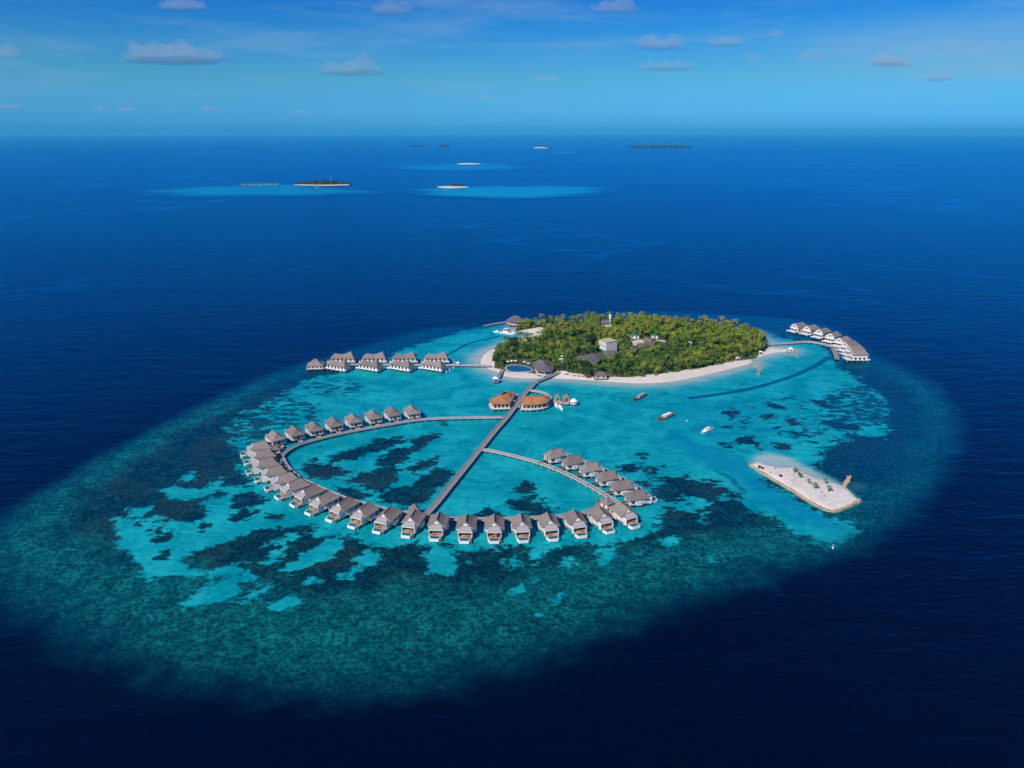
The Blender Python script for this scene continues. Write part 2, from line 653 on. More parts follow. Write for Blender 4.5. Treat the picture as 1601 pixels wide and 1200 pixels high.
# ------------------------------------------------------------------ shorelines (world metres)
ISLAND = catmull([G2(*p) for p in [(751, 565), (756, 555), (767, 547), (777, 543), (803, 534), (822, 530.5), (829, 525), (827, 520.5), (818, 519.5),
                                   (806, 519), (803, 515.5), (815, 511), (828, 507), (845, 507), (862, 506), (900, 503), (960, 501), (1020, 502), (1080, 505),
                                   (1130, 510), (1165, 516), (1185, 525), (1197, 536), (1203, 542), (1232, 546), (1236, 549), (1212, 551), (1192, 556),
                                   (1177, 561), (1172, 568), (1139, 577), (1106, 585), (1074, 592), (1041, 597), (1009, 599), (975, 598),
                                   (920, 594), (875, 591.5), (845, 591), (815, 591), (790, 588), (777, 581), (765, 577), (755, 572)]], 4, True)
VEG = [G2(*p) for p in [(779, 546), (777, 555), (774, 566), (777, 575), (786, 577), (800, 583.5), (833, 584), (845, 587), (860, 585), (872, 581),
                        (882, 582), (900, 585), (912, 586), (921, 590), (932, 588.5), (945, 590.5), (960, 589.5), (980, 591), (992, 590), (1005, 589.5), (1015, 587), (1028, 587), (1045, 583.5), (1061, 582.5), (1072, 579), (1084, 578.5),
                        (1106, 574), (1116, 570.5), (1128, 570), (1142, 565.5), (1154, 564.5), (1168, 560), (1184, 552.5), (1196, 547), (1195, 538), (1183, 528), (1163, 519),
                        (1130, 512.5), (1080, 507.5), (1020, 504.5), (960, 503.5), (900, 505.5), (866, 508), (848, 511), (856, 524), (848, 531), (825, 535),
                        (803, 540), (788, 544)]]
SPIT = [G2(*p) for p in [(808, 517.5), (812, 512.5), (828, 509), (846, 509), (850, 513), (830, 515.5)]]
ISLET = [G2(*p) for p in [(1172, 727), (1185, 721.5), (1202, 728), (1222, 732), (1241, 731), (1256, 739), (1277, 748), (1296, 753.5), (1320, 760),
                          (1344, 782.5), (1324, 793), (1305, 799), (1290, 796.5), (1267, 785), (1239, 767.5), (1200, 745)]]
HALO = catmull([G2(*p) for p in [(1166, 723), (1184, 707), (1211, 706), (1239, 713), (1262, 725), (1286, 737), (1314, 752), (1322, 762), (1290, 765), (1230, 750), (1190, 735)]], 4, True)
OUTER = catmull([G2(*p) for p in [(748, 508), (700, 511), (640, 520), (560, 543), (470, 568), (400, 594), (340, 621), (270, 655), (200, 690), (130, 730),
                                  (60, 772), (0, 812), (-60, 870), (-20, 930), (60, 985), (130, 1020), (210, 1050), (300, 1072), (400, 1088), (500, 1096), (600, 1088), (700, 1070),
                                  (800, 1050), (880, 1022), (960, 990), (1050, 955), (1150, 922), (1230, 895), (1300, 875), (1370, 848),
                                  (1425, 800), (1462, 755), (1492, 710), (1500, 660), (1470, 610), (1420, 577), (1372, 557), (1335, 530),
                                  (1290, 508), (1220, 497), (1140, 491), (1060, 487), (960, 489), (850, 495)]], 3, True)
LAG = [G2(*p) for p in [(750, 512), (700, 524), (650, 540), (620, 550), (600, 566), (540, 580), (495, 590), (470, 600), (440, 617), (400, 638), (372, 652), (358, 668), (362, 690),
                        (374, 706), (374, 735), (390, 760), (420, 790), (460, 812), (500, 830), (545, 842), (600, 853), (650, 851), (700, 856),
                        (775, 856), (842, 857), (930, 852), (967, 842), (1005, 835), (1030, 820), (1040, 800), (1036, 785), (1025, 760), (1040, 742), (1080, 748), (1115, 750),
                        (1140, 762), (1160, 782), (1185, 800), (1217, 812), (1235, 832), (1280, 848), (1305, 856), (1328, 848), (1343, 836), (1330, 822),
                        (1300, 808), (1260, 788), (1230, 770), (1200, 750), (1240, 730), (1275, 733), (1287, 725), (1285, 708), (1305, 690), (1342, 680), (1377, 682), (1386, 645), (1375, 620),
                        (1350, 602), (1330, 587), (1312, 572), (1300, 560), (1290, 545), (1250, 533), (1215, 528), (1180, 535), (1000, 520), (870, 512), (845, 509), (800, 500)]]
A5 = (160, 720, 5.0)
B4 = (400, 620, 4.0)
C4 = (780, 680, 4.0)
E4 = (1080, 540, 4.0)
LIGHTS = [Z(*A5, q) for q in [
    [(60, 455), (150, 440), (200, 390), (330, 355), (400, 355), (390, 400), (300, 425), (260, 460), (400, 440), (430, 420), (450, 470), (600, 475), (640, 500), (750, 490),
     (800, 440), (770, 410), (850, 380), (770, 340), (850, 290), (880, 250), (700, 290), (600, 310), (510, 300), (540, 260), (490, 230), (560, 200), (680, 240), (750, 220),
     (920, 140), (950, 180), (1060, 200), (1150, 240), (1000, 290), (980, 340), (1000, 390), (1100, 370), (1300, 340), (1400, 300), (1600, 380), (1650, 500), (1400, 510), (1200, 510),
     (1050, 590), (1000, 620), (850, 660), (760, 690), (660, 740), (600, 760), (620, 810), (700, 860), (780, 890), (690, 930), (620, 880), (500, 910), (330, 915),
     (290, 840), (320, 800), (250, 780), (280, 730), (130, 710), (130, 600), (150, 520)],
    [(670, 1120), (770, 1040), (830, 940), (850, 870), (960, 840), (1090, 815), (1160, 830), (1200, 900), (1200, 960), (1310, 985), (1200, 1080), (1100, 1110), (880, 1120)],
    [(1300, 1150), (1340, 1110), (1440, 1060), (1550, 1045), (1530, 1110), (1480, 1135), (1340, 1165)],
    [(1280, 665), (1350, 635), (1450, 580), (1530, 560), (1500, 610), (1400, 665)],
    [(1285, 785), (1330, 715), (1450, 675), (1400, 745), (1320, 795)],
    [(600, 145), (660, 105), (715, 90), (695, 145), (630, 155)]]]
LIGHTS += [Z(*B4, q) for q in [
    [(150, 1095), (250, 1035), (330, 970), (420, 910), (510, 870), (545, 920), (520, 965), (420, 1015), (350, 1045), (220, 1105)],
    [(635, 980), (700, 950), (755, 990), (745, 1025), (690, 1045), (645, 1015)],
    [(1030, 1000), (1080, 950), (1150, 920), (1240, 990), (1265, 1060), (1200, 1095), (1080, 1095), (1100, 1040)],
    [(545, 1115), (620, 1065), (665, 1075), (590, 1125)], [(340, 1130), (380, 1120), (385, 1150), (350, 1152)],
    [(1310, 1035), (1370, 1015), (1375, 1042)]]]
LIGHTS += [Z(*C4, q) for q in [
    [(40, 780), (100, 725), (150, 735), (100, 805)], [(180, 760), (230, 715), (245, 770), (190, 795)],
    [(400, 760), (460, 745), (468, 790), (430, 815), (408, 790)], [(545, 720), (620, 695), (725, 695), (705, 750), (650, 810), (628, 770), (640, 740)],
    [(98, 960), (140, 940), (152, 980), (108, 994)], [(335, 1028), (405, 1000), (395, 1032), (350, 1045)], [(205, 885), (255, 898), (232, 920)],
    [(830, 715), (895, 738), (850, 760)], [(1005, 655), (1100, 635), (1135, 655), (1060, 685)], [(1305, 790), (1330, 768), (1345, 798)],
    [(1050, 440), (1100, 485), (1200, 465), (1260, 440), (1310, 425), (1270, 395), (1180, 380)],
    [(1360, 380), (1420, 370), (1440, 400), (1380, 405)], [(1240, 500), (1290, 490), (1300, 520), (1250, 530)], [(250, 1120), (265, 1120), (262, 1134)]]]
DARKS = [Z(*A5, q) for q in [
    [(200, 500), (290, 478), (385, 478), (330, 512), (250, 522)], [(410, 645), (450, 595), (420, 570), (565, 535), (540, 595), (480, 625)],
    [(400, 775), (500, 715), (530, 740), (470, 785)], [(1030, 435), (1100, 385), (1190, 410), (1120, 465), (1060, 465)], [(760, 555), (790, 485), (815, 500), (790, 560)],
    [(850, 950), (940, 905), (1075, 895), (1060, 925), (900, 955)], [(1120, 1005), (1190, 965), (1200, 990), (1140, 1025)], [(1040, 985), (1060, 965), (1155, 945), (1100, 975)],
    [(1045, 1060), (1085, 1040), (1090, 1065)], [(1310, 430), (1400, 430), (1360, 465)], [(880, 255), (960, 250), (920, 290)], [(380, 545), (440, 530), (400, 555)]]]
DARKS += [Z(*B4, q) for q in [
    [(440, 400), (520, 350), (700, 305), (760, 275), (915, 255), (925, 278), (820, 315), (700, 350), (620, 395), (560, 405), (460, 418)],
    [(980, 280), (1060, 238), (1145, 230), (1135, 255), (1060, 295), (1010, 345), (960, 365), (900, 430), (880, 490), (850, 545), (780, 575), (720, 565),
     (600, 548), (550, 520), (640, 488), (740, 488), (755, 420), (800, 355), (880, 325), (950, 315)],
    [(965, 458), (1040, 398), (1155, 365), (1165, 388), (1080, 435), (1000, 480)],
    [(750, 665), (850, 595), (1000, 535), (1130, 445), (1225, 468), (1200, 525), (1110, 600), (1060, 655), (950, 675)],
    [(285, 430), (360, 395), (420, 435), (565, 468), (565, 492), (420, 505), (310, 495)],
    [(500, 560), (600, 580), (700, 620), (650, 680), (560, 640)],
    [(1385, 745), (1450, 700), (1520, 715), (1570, 755), (1400, 765)], [(1160, 160), (1180, 160), (1175, 170)]]]
DARKS += [Z(*C4, q) for q in [
    [(108, 332), (160, 300), (215, 330), (180, 370), (130, 358)], [(95, 420), (200, 412), (355, 458), (345, 505), (230, 505), (120, 475)],
    [(250, 395), (290, 400), (280, 420)], [(200, 380), (235, 378), (220, 400)],
    [(750, 190), (840, 182), (858, 205), (780, 224)], [(908, 222), (1005, 198), (1003, 242), (940, 274)], [(878, 290), (955, 292), (955, 325), (890, 322)],
    [(1028, 272), (1180, 252), (1205, 275), (1060, 314)], [(1035, 382), (1130, 345), (1175, 380), (1120, 434), (1050, 424)], [(865, 118), (910, 122), (890, 140)]]]
DARKS += [Z(*E4, q) for q in [
    [(188, 425), (240, 405), (305, 420), (250, 450)], [(285, 590), (350, 555), (400, 588), (458, 630), (435, 660), (380, 622), (310, 612)],
    [(748, 338), (830, 347), (866, 375), (820, 390), (778, 356)], [(815, 458), (900, 483), (1020, 492), (1035, 524), (930, 524), (850, 502)],
    [(528, 612), (605, 618), (605, 644), (550, 642)], [(192, 612), (255, 630), (240, 650)], [(495, 368), (575, 380), (570, 395), (510, 385)],
    [(620, 470), (655, 465), (655, 492), (625, 490)], [(740, 535), (790, 532), (790, 548), (745, 550)], [(640, 545), (720, 548), (720, 560), (660, 556)],
    [(430, 435), (510, 430), (515, 450), (440, 448)], [(185, 505), (235, 505), (215, 525)]]]
LINES = [([G2(*p) for p in [(1080, 622), (1110, 618), (1150, 612), (1190, 603), (1230, 591), (1262, 578), (1284, 566), (1296, 558)]], 2.6, 1.0),
         ([G2(*p) for p in [(703, 553), (715, 546), (730, 538), (750, 532), (775, 527), (790, 521)]], 2.0, 0.8),
         ([G2(*p) for p in [(1122, 737), (1140, 746), (1152, 758), (1164, 768)]], 2.5, 0.6),
         ([G2(*p) for p in [(1022, 665), (1026, 680), (1045, 697), (1080, 716), (1118, 735)]], 2.0, 0.35),
         ([G2(*p) for p in [(1060, 606), (1100, 601), (1130, 594)]], 1.6, 0.35)]
CHAN = [G2(*p) for p in [(1020, 664), (1060, 668), (1100, 690), (1150, 712), (1172, 727), (1235, 768), (1290, 800), (1330, 815), (1340, 830), (1310, 845), (1240, 815), (1180, 785), (1120, 738), (1060, 705)]]


def ell(P, px, py, rx, ry, soft=1.0):
    """soft 0..1 bump over an ellipse of the sea, its radii measured on the water"""
    c = np.array(G2(px, py))
    a = np.array(G2(px + rx, py)) - c
    b = (np.array(G2(px, py - ry)) - np.array(G2(px, py + ry))) / 2
    u = (P - c)
    M = np.linalg.inv(np.array([a, b]).T)
    q = u @ M.T
    r = np.sqrt((q * q).sum(1))
    return np.clip((1.0 - r) / soft, 0, 1) ** 0.7


def sstep(x):
    x = np.clip(x, 0, 1)
    return x * x * (3 - 2 * x)


# ------------------------------------------------------------------ sea: one sheet to the horizon
def axis(lo, hi, step, far, ratio=1.16):
    a = list(np.arange(lo, hi + 1e-6, step))
    d, x, up = step, hi, []
    while x < far:
        d *= ratio
        x = min(x + d, far)
        up.append(x)
    d, x, dn = step, lo, []
    while x > -far:
        d *= ratio
        x = max(x - d, -far)
        dn.append(x)
    return np.array(dn[::-1] + a + up)


xs = axis(-345, 360, 1.5, SEA_END)
ys = axis(165, 850, 1.5, SEA_END)
ys = ys[ys > -3000]
X, Y = np.meshgrid(xs, ys)
P = np.stack([X.ravel(), Y.ravel()], 1)
N = len(P)
near = (P[:, 0] > -420) & (P[:, 0] < 430) & (P[:, 1] > 120) & (P[:, 1] < 930)
Q = P[near]
reef = sdf(Q, OUTER)
sand = sdf(Q, LAG)


def local_sdf(poly, pad=30):
    pl = np.array(poly)
    k = (Q[:, 0] > pl[:, 0].min() - pad) & (Q[:, 0] < pl[:, 0].max() + pad) & (Q[:, 1] > pl[:, 1].min() - pad) & (Q[:, 1] < pl[:, 1].max() + pad)
    return k, sdf(Q[k], pl)


for pl in LIGHTS:
    k, d = local_sdf(pl)
    sand[k] = np.maximum(sand[k], np.minimum(d * 1.7 + 1.2, 10))
for pl in DARKS:
    k, d = local_sdf(pl)
    sand[k] = np.minimum(sand[k], np.maximum(-(d * 1.5 + 1.2), -7.5))
spots = np.zeros(len(Q))
for e in [(1235, 645, 170, 50, 0.62, 0.5), (1335, 635, 75, 55, 0.92, 0.5), (1240, 690, 90, 24, 0.66, 0.6), (1290, 665, 90, 35, 0.72, 0.5), (430, 640, 110, 48, 0.84, 0.5), (520, 605, 100, 30, 0.74, 0.6),
          (390, 665, 60, 40, 0.95, 0.5), (980, 735, 70, 45, 0.60, 0.6), (560, 720, 140, 60, 0.5, 0.6), (260, 800, 120, 70, 0.50, 0.6), (330, 765, 90, 50, 0.62, 0.6),
          (420, 800, 60, 40, 0.45, 0.6), (1080, 790, 60, 35, 0.5, 0.6), (600, 630, 80, 20, 0.45, 0.6), (800, 860, 330, 14, 0.5, 0.5), (330, 915, 80, 30, 0.5, 0.6)]:
    spots = np.maximum(spots, ell(Q, e[0], e[1], e[2], e[3], e[5]) * e[4])
dI, dS, dH = sdf(Q, ISLAND), sdf(Q, ISLET), sdf(Q, HALO)
shore = np.clip(1 + dI / 26.0, 0, 1)
shore = np.maximum(shore, np.clip(1 + dS / 3.5, 0, 1) * 0.5)
shore = np.maximum(shore, sstep((dH + 5) / 12.0) * 0.80)
shore = np.maximum(shore, ell(Q, 748, 562, 42, 24, 0.9) * 0.85)
shore = np.maximum(shore, ell(Q, 800, 532, 40, 10, 0.9) * 0.42)
shore = np.maximum(shore, ell(Q, 1340, 760, 30, 12, 0.9) * 0.32)
shore *= 1 - 0.75 * sstep((Q[:, 1] - 722) / 20.0) * (Q[:, 0] > 30)
line = np.zeros(len(Q))
for ln_, wd, st in LINES:
    d = ldist(Q, catmull(ln_, 5))
    line = np.maximum(line, sstep(1.5 - d / wd) * st)
chan = sstep((sdf(Q, CHAN) + 4) / 14.0) * 0.62
chan = np.maximum(chan, sstep((Q[:, 1] - 690) / 90.0) * 0.75)
chan = np.maximum(chan, ell(Q, 1120, 660, 90, 40, 0.8) * 0.3)
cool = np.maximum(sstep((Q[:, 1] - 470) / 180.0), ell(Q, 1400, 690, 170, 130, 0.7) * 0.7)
wd = 34 + 62 * (1 - sstep((Q[:, 1] - 250) / 130.0))
rim = np.clip(1.15 - reef / wd, 0, 1)
attrs = {}
for nm, val, dflt in (('reef', reef, -200.0), ('sand', sand, -60.0), ('spots', spots, 0.0), ('shore', shore, 0.0), ('line', line, 0.0), ('rim', rim, 0.0), ('edge', (reef - 5 * (1 - sstep((Q[:, 1] - 250) / 130.0))) * 55 / (wd * 0.45 + 22), -200.0), ('chan', chan, 0.0), ('cool', cool, 0.0)):
    a = np.full(N, dflt)
    a[near] = np.clip(val, -200, 200)
    attrs[nm] = a
nx, ny = len(xs), len(ys)
I = np.arange(nx * ny).reshape(ny, nx)
F = np.stack([I[:-1, :-1], I[:-1, 1:], I[1:, 1:], I[1:, :-1]], -1).reshape(-1, 4)
me = bpy.data.meshes.new('sea')
me.vertices.add(N)
co = np.zeros((N, 3))
co[:, :2] = P
me.vertices.foreach_set('co', co.ravel())
me.loops.add(F.size)
me.loops.foreach_set('vertex_index', F.ravel())
me.polygons.add(len(F))
me.polygons.foreach_set('loop_start', np.arange(0, F.size, 4))
me.polygons.foreach_set('loop_total', np.full(len(F), 4))
me.update()
for k, a in attrs.items():
    at = me.attributes.new(k, 'FLOAT', 'POINT')
    at.data.foreach_set('value', a.astype(np.float32))
me.materials.append(MATS['sea_water'])
o = bpy.data.objects.new('sea', me)
COL.objects.link(o)
tag(o, 'blue sea with turquoise lagoon and dark coral reef', kind='structure')


# ------------------------------------------------------------------ far reefs seen as pale patches on the sea
def far_patch(px, py, rx, ry, tone, z=0.3):
    c = Vector(G2(px, py))
    a = Vector(G2(px + rx, py)) - c
    b = (Vector(G2(px, py - ry)) - Vector(G2(px, py + ry))) / 2
    v, f, fd = [(c.x, c.y, z)], [], [1.0]
    nr, na = 6, 40
    ph = [rng.uniform(0, 6.28) for _ in range(4)]
    for i in range(1, nr + 1):
        for k in range(na):
            th = 2 * math.pi * k / na
            w_ = 1 + 0.10 * math.sin(2 * th + ph[0]) + 0.07 * math.sin(3 * th + ph[1]) + 0.04 * math.sin(7 * th + ph[2])
            r = i / nr * w_
            q = c + a * (r * math.cos(th)) + b * (r * math.sin(th))
            v.append((q.x, q.y, z))
            fd.append(1 - (i / nr) ** 2)
    for k in range(na):
        f.append((0, 1 + k, 1 + (k + 1) % na))
        for i in range(nr - 1):
            o_ = 1 + i * na
            f.append((o_ + k, o_ + na + k, o_ + na + (k + 1) % na, o_ + (k + 1) % na))
    me = bpy.data.meshes.new('shallow_water')
    me.from_pydata(v, [], f)
    for nm, vals in (('fade', fd), ('tone', [tone] * len(v))):
        at = me.attributes.new(nm, 'FLOAT', 'POINT')
        at.data.foreach_set('value', np.array(vals, np.float32))
    me.materials.append(MATS['far_shallows'])
    o = bpy.data.objects.new('shallow_water', me)
    COL.objects.link(o)
    tag(o, kind='structure')


for fi, q in enumerate([(405, 297, 172, 10.5, 0.75), (805, 298, 150, 11.0, 0.9), (722, 260, 105, 6.2, 0.75), (752, 231, 75, 2.2, 0.7), (820, 232.5, 90, 1.8, 0.65),
          (885, 238.5, 28, 2.0, 0.8), (1040, 231.5, 95, 1.8, 0.45), (640, 229, 60, 1.4, 0.55), (1400, 235.8, 230, 1.1, 0.6), (300, 228, 160, 1.2, 0.35), (1250, 233.5, 160, 1.0, 0.4),
          (520, 231, 90, 1.2, 0.45), (60, 230, 110, 1.0, 0.3), (725, 231, 40, 1.5, 0.8)]):
    far_patch(q[0], q[1], q[2] * 1.1, q[3] * 1.1, q[4], z=0.3 + 0.12 * fi)


# ------------------------------------------------------------------ land
def land(name, poly, hmax, slope, step, m, label=None, soil=None, lift=0.0):
    pl = np.array(poly)
    gx = np.arange(pl[:, 0].min() - 8, pl[:, 0].max() + 8, step)
    gy = np.arange(pl[:, 1].min() - 8, pl[:, 1].max() + 8, step)
    XX, YY = np.meshgrid(gx, gy)
    PP = np.stack([XX.ravel(), YY.ravel()], 1)
    d = sdf(PP, pl)
    z = np.where(d > 0, hmax * (1 - np.exp(-d * slope / hmax)), d * 0.25)
    z += (np.sin(PP[:, 0] * 0.31 + 1) * np.cos(PP[:, 1] * 0.27) + rng.normal(0, 0.3, len(PP))) * 0.06 * (d > 2) + lift
    n_x, n_y = len(gx), len(gy)
    I_ = np.arange(n_x * n_y).reshape(n_y, n_x)
    F_ = np.stack([I_[:-1, :-1], I_[:-1, 1:], I_[1:, 1:], I_[1:, :-1]], -1).reshape(-1, 4)
    keep = (d > -6)[F_].all(1)
    me = bpy.data.meshes.new(name)
    me.from_pydata([(a, b, c) for (a, b), c in zip(PP, z)], [], [tuple(r) for r in F_[keep]])
    me.materials.append(MATS[m])
    me.polygons.foreach_set('use_smooth', [True] * len(me.polygons))
    o = bpy.data.objects.new(name, me)
    COL.objects.link(o)
    tag(o, label, kind='structure')
    return o


ISL = land('beach', ISLAND, 1.4, 0.16, 1.5, 'sand', 'white sand beach round the wooded island')
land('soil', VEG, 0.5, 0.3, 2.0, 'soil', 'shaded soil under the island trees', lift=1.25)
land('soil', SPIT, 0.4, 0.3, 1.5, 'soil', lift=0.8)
mat('islet_sand', (0.62, 0.56, 0.49), 0.95, 0.10, 0.35, spec=0.1, bump=0.4, col2=(0.80, 0.74, 0.66))
land('sand_islet', ISLET, 1.5, 0.9, 0.9, 'islet_sand', 'bare sand islet with a walled edge')


# ------------------------------------------------------------------ jetties
JZ = 1.8


def jetty(name, px_pts, width, label, step=6.0, rail=True, group=None, pz=JZ, world=None):
    pts = world or [G2(x, y, pz) for x, y in px_pts]
    path = catmull(pts, 6)
    c = Vector(path[0])
    loc = [(p[0] - c.x, p[1] - c.y) for p in path]
    root = empty(name, (c.x, c.y, 0))
    tag(root, label, 'jetty', group)
    MB().sweep(loc, -width / 2, width / 2, pz - 0.28, pz).build('deck', 'jetty_wood', root)
    if rail:
        for sgn in (-1, 1):
            e = sgn * (width / 2 + 0.06)
            MB().sweep(loc, min(e, e + sgn * 0.24), max(e, e + sgn * 0.24), pz - 0.35, pz + 0.42).build('railing', 'rail_wood', root)
    rs = resample(loc, step)
    for i in range(1, len(rs)):
        a = rs[i]
        d = (rs[min(i + 1, len(rs) - 1)] - rs[i - 1]).normalized()
        q = Vector((-d.y, d.x)) * (width / 2 - 0.2)
        m = MB()
        for sgn in (-1, 1):
            p_ = a + q * sgn
            m.cyl(p_.x, p_.y, -1.0, pz - 0.5, 0.17, n=6)
        m.bar(a - q * 1.25, a + q * 1.25, pz - 0.55, pz - 0.285, 0.26)
        m.build('piling', 'pile', root)
    return root, [(p[0], p[1]) for p in path]


J_MAIN = [(664, 806), (673, 797), (686, 782), (706, 757), (728, 730), (752, 700), (775, 672), (794, 650.5), (807, 633), (819, 617), (829, 606), (838, 596.5)]
jetty('jetty', J_MAIN, 2.9, 'long straight timber jetty crossing the lagoon from front villas to island')
jetty('jetty', [(839.5, 595.5), (852, 591), (864, 586), (874, 581.5)], 2.8, 'short timber jetty bend landing on the island beach beside the thatched roof')
jetty('jetty', [(786, 652), (765, 652.5), (740, 652.5), (715, 653), (690, 653.5), (665, 655), (640, 658), (610, 663), (570, 670), (530, 678), (495, 686.5), (468, 695), (450, 704), (441, 712)],
      2.1, 'curved jetty passing under the upper left arc of eight villas')
jetty('jetty', [(441, 715), (447, 727), (458, 739), (473, 750), (497, 761), (520, 771.5), (548, 781.5), (582, 791), (612, 798), (640, 803), (661, 807), (700, 810.5), (745, 811.5),
                (790, 811), (842, 809), (880, 806.5), (912, 801.5), (930, 795), (938, 785)], 2.1, 'long curved jetty behind the front row of pool villas')
jetty('jetty', [(755, 702.5), (780, 707), (817, 716), (855, 727.5), (892, 743.5), (930, 763.5), (955, 779), (972, 790)], 2.1, 'curved jetty leading to the six villas on the right')
jetty('jetty', [(502, 571), (530, 569.5), (600, 569.5), (660, 570), (720, 570.5), (768, 571.5)], 2.4, 'straight jetty through the paired villas to the left beach')
jetty('jetty', [(1200, 537.5), (1230, 536), (1262, 534), (1285, 537), (1300, 541)], 3.2, 'pale jetty from the right end of the island to the white villas')
jetty('jetty', [(1302, 542), (1306, 551), (1309, 561)], 3.0, 'short pale walkway turning along the white villas on the right')
jetty('jetty', [(791, 503), (775, 505.5), (757, 509)], 2.4, 'thin pale jetty running out left from the arrival pavilion')
jetty('jetty', [(829, 610), (840, 611.5), (850, 614), (857, 618), (861, 623)], 2.0, 'small curved walkway behind the fan shaped orange roof', step=5)
jetty('jetty', [(785, 578.5), (782, 584), (779, 590)], 1.8, 'short white walkway from the pool to the little sea platform', step=5)
jetty('jetty', [(861, 627), (876, 628.5), (890, 630)], 3.2, 'low deck joining the orange roofed restaurant and two small huts', step=5)
jetty('jetty', [(805, 519.5), (815, 519), (826, 519)], 3.0, 'small boat pier beside the white catamaran', step=5)


# ------------------------------------------------------------------ pool villas
def make_villa():
    r = empty('pool_villa')
    for x, y in ((-3.6, 12.2), (3.6, 12.2), (-3.6, 7), (3.6, 7), (-3.4, 1), (3.4, 1), (-2.4, -4.6), (2.4, -4.6)):
        MB().cyl(x, y, -1.0, 1.6, 0.17, n=6).build('stilt', 'pile', r)
    MB().box(-4.5, 4.5, 1.0, 13.2, 1.6, 1.86).build('deck', 'deck_wood', r)
    wl = MB().box(-4.05, 4.05, 3.2, 12.6, 1.86, 5.2).build('wall', 'white_paint', r)
    MB().box(-2.8, 2.8, 3.1, 3.2, 1.9, 4.1).build('glazed_door', 'door_wood', wl)
    MB().box(-1.0, 1.0, 12.6, 12.68, 1.9, 4.0).build('door', 'door_wood', wl)
    for s in (-1, 1):
        MB().box(min(s * 4.05, s * 4.12), max(s * 4.05, s * 4.12), 9.6, 11.6, 2.5, 3.7).build('window', 'glass_dark', wl)
        MB().box(s * 2.6 - 0.55, s * 2.6 + 0.55, 12.6, 12.68, 2.6, 3.8).build('window', 'glass_dark', wl)
    MB().box(4.05, 5.1, 4.4, 8.2, 1.4, 3.7).build('side_room', 'white_boards', r)
    MB().box(-5.0, -4.05, 5.4, 8.8, 1.4, 3.7).build('side_room', 'white_boards', r)
    base = [(-4.95, 1.4), (4.95, 1.4), (4.95, 13.4), (-4.95, 13.4)]
    rf = MB().hip(base, [(0, 2.3, -0.1), (0, 5.5, -0.35), (0, 9.9, 0.2)], 4.95, 8.5, 0.30).build('roof', 'thatch', r)
    MB().tube((0, 2.3, 8.4), (0, 9.9, 8.74), 0.16).build('ridge_cap', 'slate', rf)
    # white dutch gable standing on the front hip
    g = MB()
    g.add([(-1.45, 1.75, 6.2), (1.45, 1.75, 6.2), (0, 1.75, 7.8), (-1.45, 2.9, 6.2), (1.45, 2.9, 6.2), (0, 2.9, 7.8)],
          [(0, 1, 2), (5, 4, 3), (0, 3, 4, 1), (1, 4, 5, 2), (2, 5, 3, 0)])
    g.build('gable', 'white_paint', rf)
    # porch: side screens, lintel, light slatted roof
    MB().add([(-3.5, -1.5, 4.72), (3.5, -1.5, 4.72), (3.5, -1.5, 4.87), (-3.5, -1.5, 4.87), (-2.6, 1.9, 5.6), (2.6, 1.9, 5.6), (2.6, 1.9, 5.75), (-2.6, 1.9, 5.75)],
             [(0, 1, 5, 4), (3, 7, 6, 2), (0, 3, 2, 1), (4, 5, 6, 7), (0, 4, 7, 3), (1, 2, 6, 5)]).build('porch_roof', 'lattice', r)
    MB().box(-3.45, -3.2, -1.45, 3.1, 0.9, 4.71).build('screen_wall', 'white_paint', r)
    MB().box(3.2, 3.45, -1.45, 3.1, 0.9, 4.71).build('screen_wall', 'white_paint', r)
    MB().box(-3.2, 3.2, -1.44, -1.2, 4.15, 4.71).build('lintel', 'white_paint', r)
    MB().box(-3.19, 3.19, -2.8, 3.08, 1.62, 1.93).build('terrace_floor', 'terrace_wood', r)
    # raised pool basin
    pb = MB()
    pb.add([(-3.3, -2.82, 0.6), (2.7, -2.82, 0.6), (2.3, -5.7, 0.6), (-2.3, -5.7, 0.6), (-3.3, -2.82, 1.95), (2.7, -2.82, 1.95), (2.3, -5.7, 2.0), (-2.3, -5.7, 2.0)],
           [(0, 3, 2, 1), (4, 5, 6, 7), (0, 1, 5, 4), (1, 2, 6, 5), (2, 3, 7, 6), (3, 0, 4, 7)])
    pb.box(-2.3, 2.3, -5.68, -5.42, 1.97, 2.12)
    pb = pb.build('pool_basin', 'white_paint', r)
    MB().add([(-2.75, -2.86, 2.0), (2.35, -2.86, 2.0), (2.0, -5.4, 2.05), (-2.0, -5.4, 2.05)] + [(-2.75, -2.86, 1.7), (2.35, -2.86, 1.7), (2.0, -5.4, 1.7), (-2.0, -5.4, 1.7)],
             [(0, 3, 2, 1), (4, 5, 6, 7), (0, 1, 5, 4), (1, 2, 6, 5), (2, 3, 7, 6), (3, 0, 4, 7)]).build('pool_water', 'pool_water', pb)
    MB().box(2.75, 3.35, -4.6, -2.0, 1.25, 1.4).build('side_step', 'deck_wood', r)
    for y in (-4.5, -2.2):
        MB().cyl(3.25, y, -1, 1.25, 0.12, n=6).build('stilt', 'pile', r)
    return r


villa0 = make_villa()
used = [False]


def put_villa(front, u, label, group, walk=4.5):
    """front: pool front on the water; u: unit vector towards the entrance"""
    o = villa0 if not used[0] else copy_tree(villa0)
    used[0] = True
    p = front + u * 5.6
    o.location = (p.x, p.y, 0)
    o.rotation_euler = (0, 0, math.atan2(u.y, u.x) - math.pi / 2)
    tag(o, label, 'villa', group)
    if walk:
        m = MB().box(-0.9, 0.9, 13.2, 13.2 + walk, 1.55, 1.8)
        m.box(-1.1, -0.9, 13.2, 13.2 + walk, 1.5, 2.2).box(0.9, 1.1, 13.2, 13.2 + walk, 1.5, 2.2)
        m.build('walkway', 'rail_wood', o)
    return o


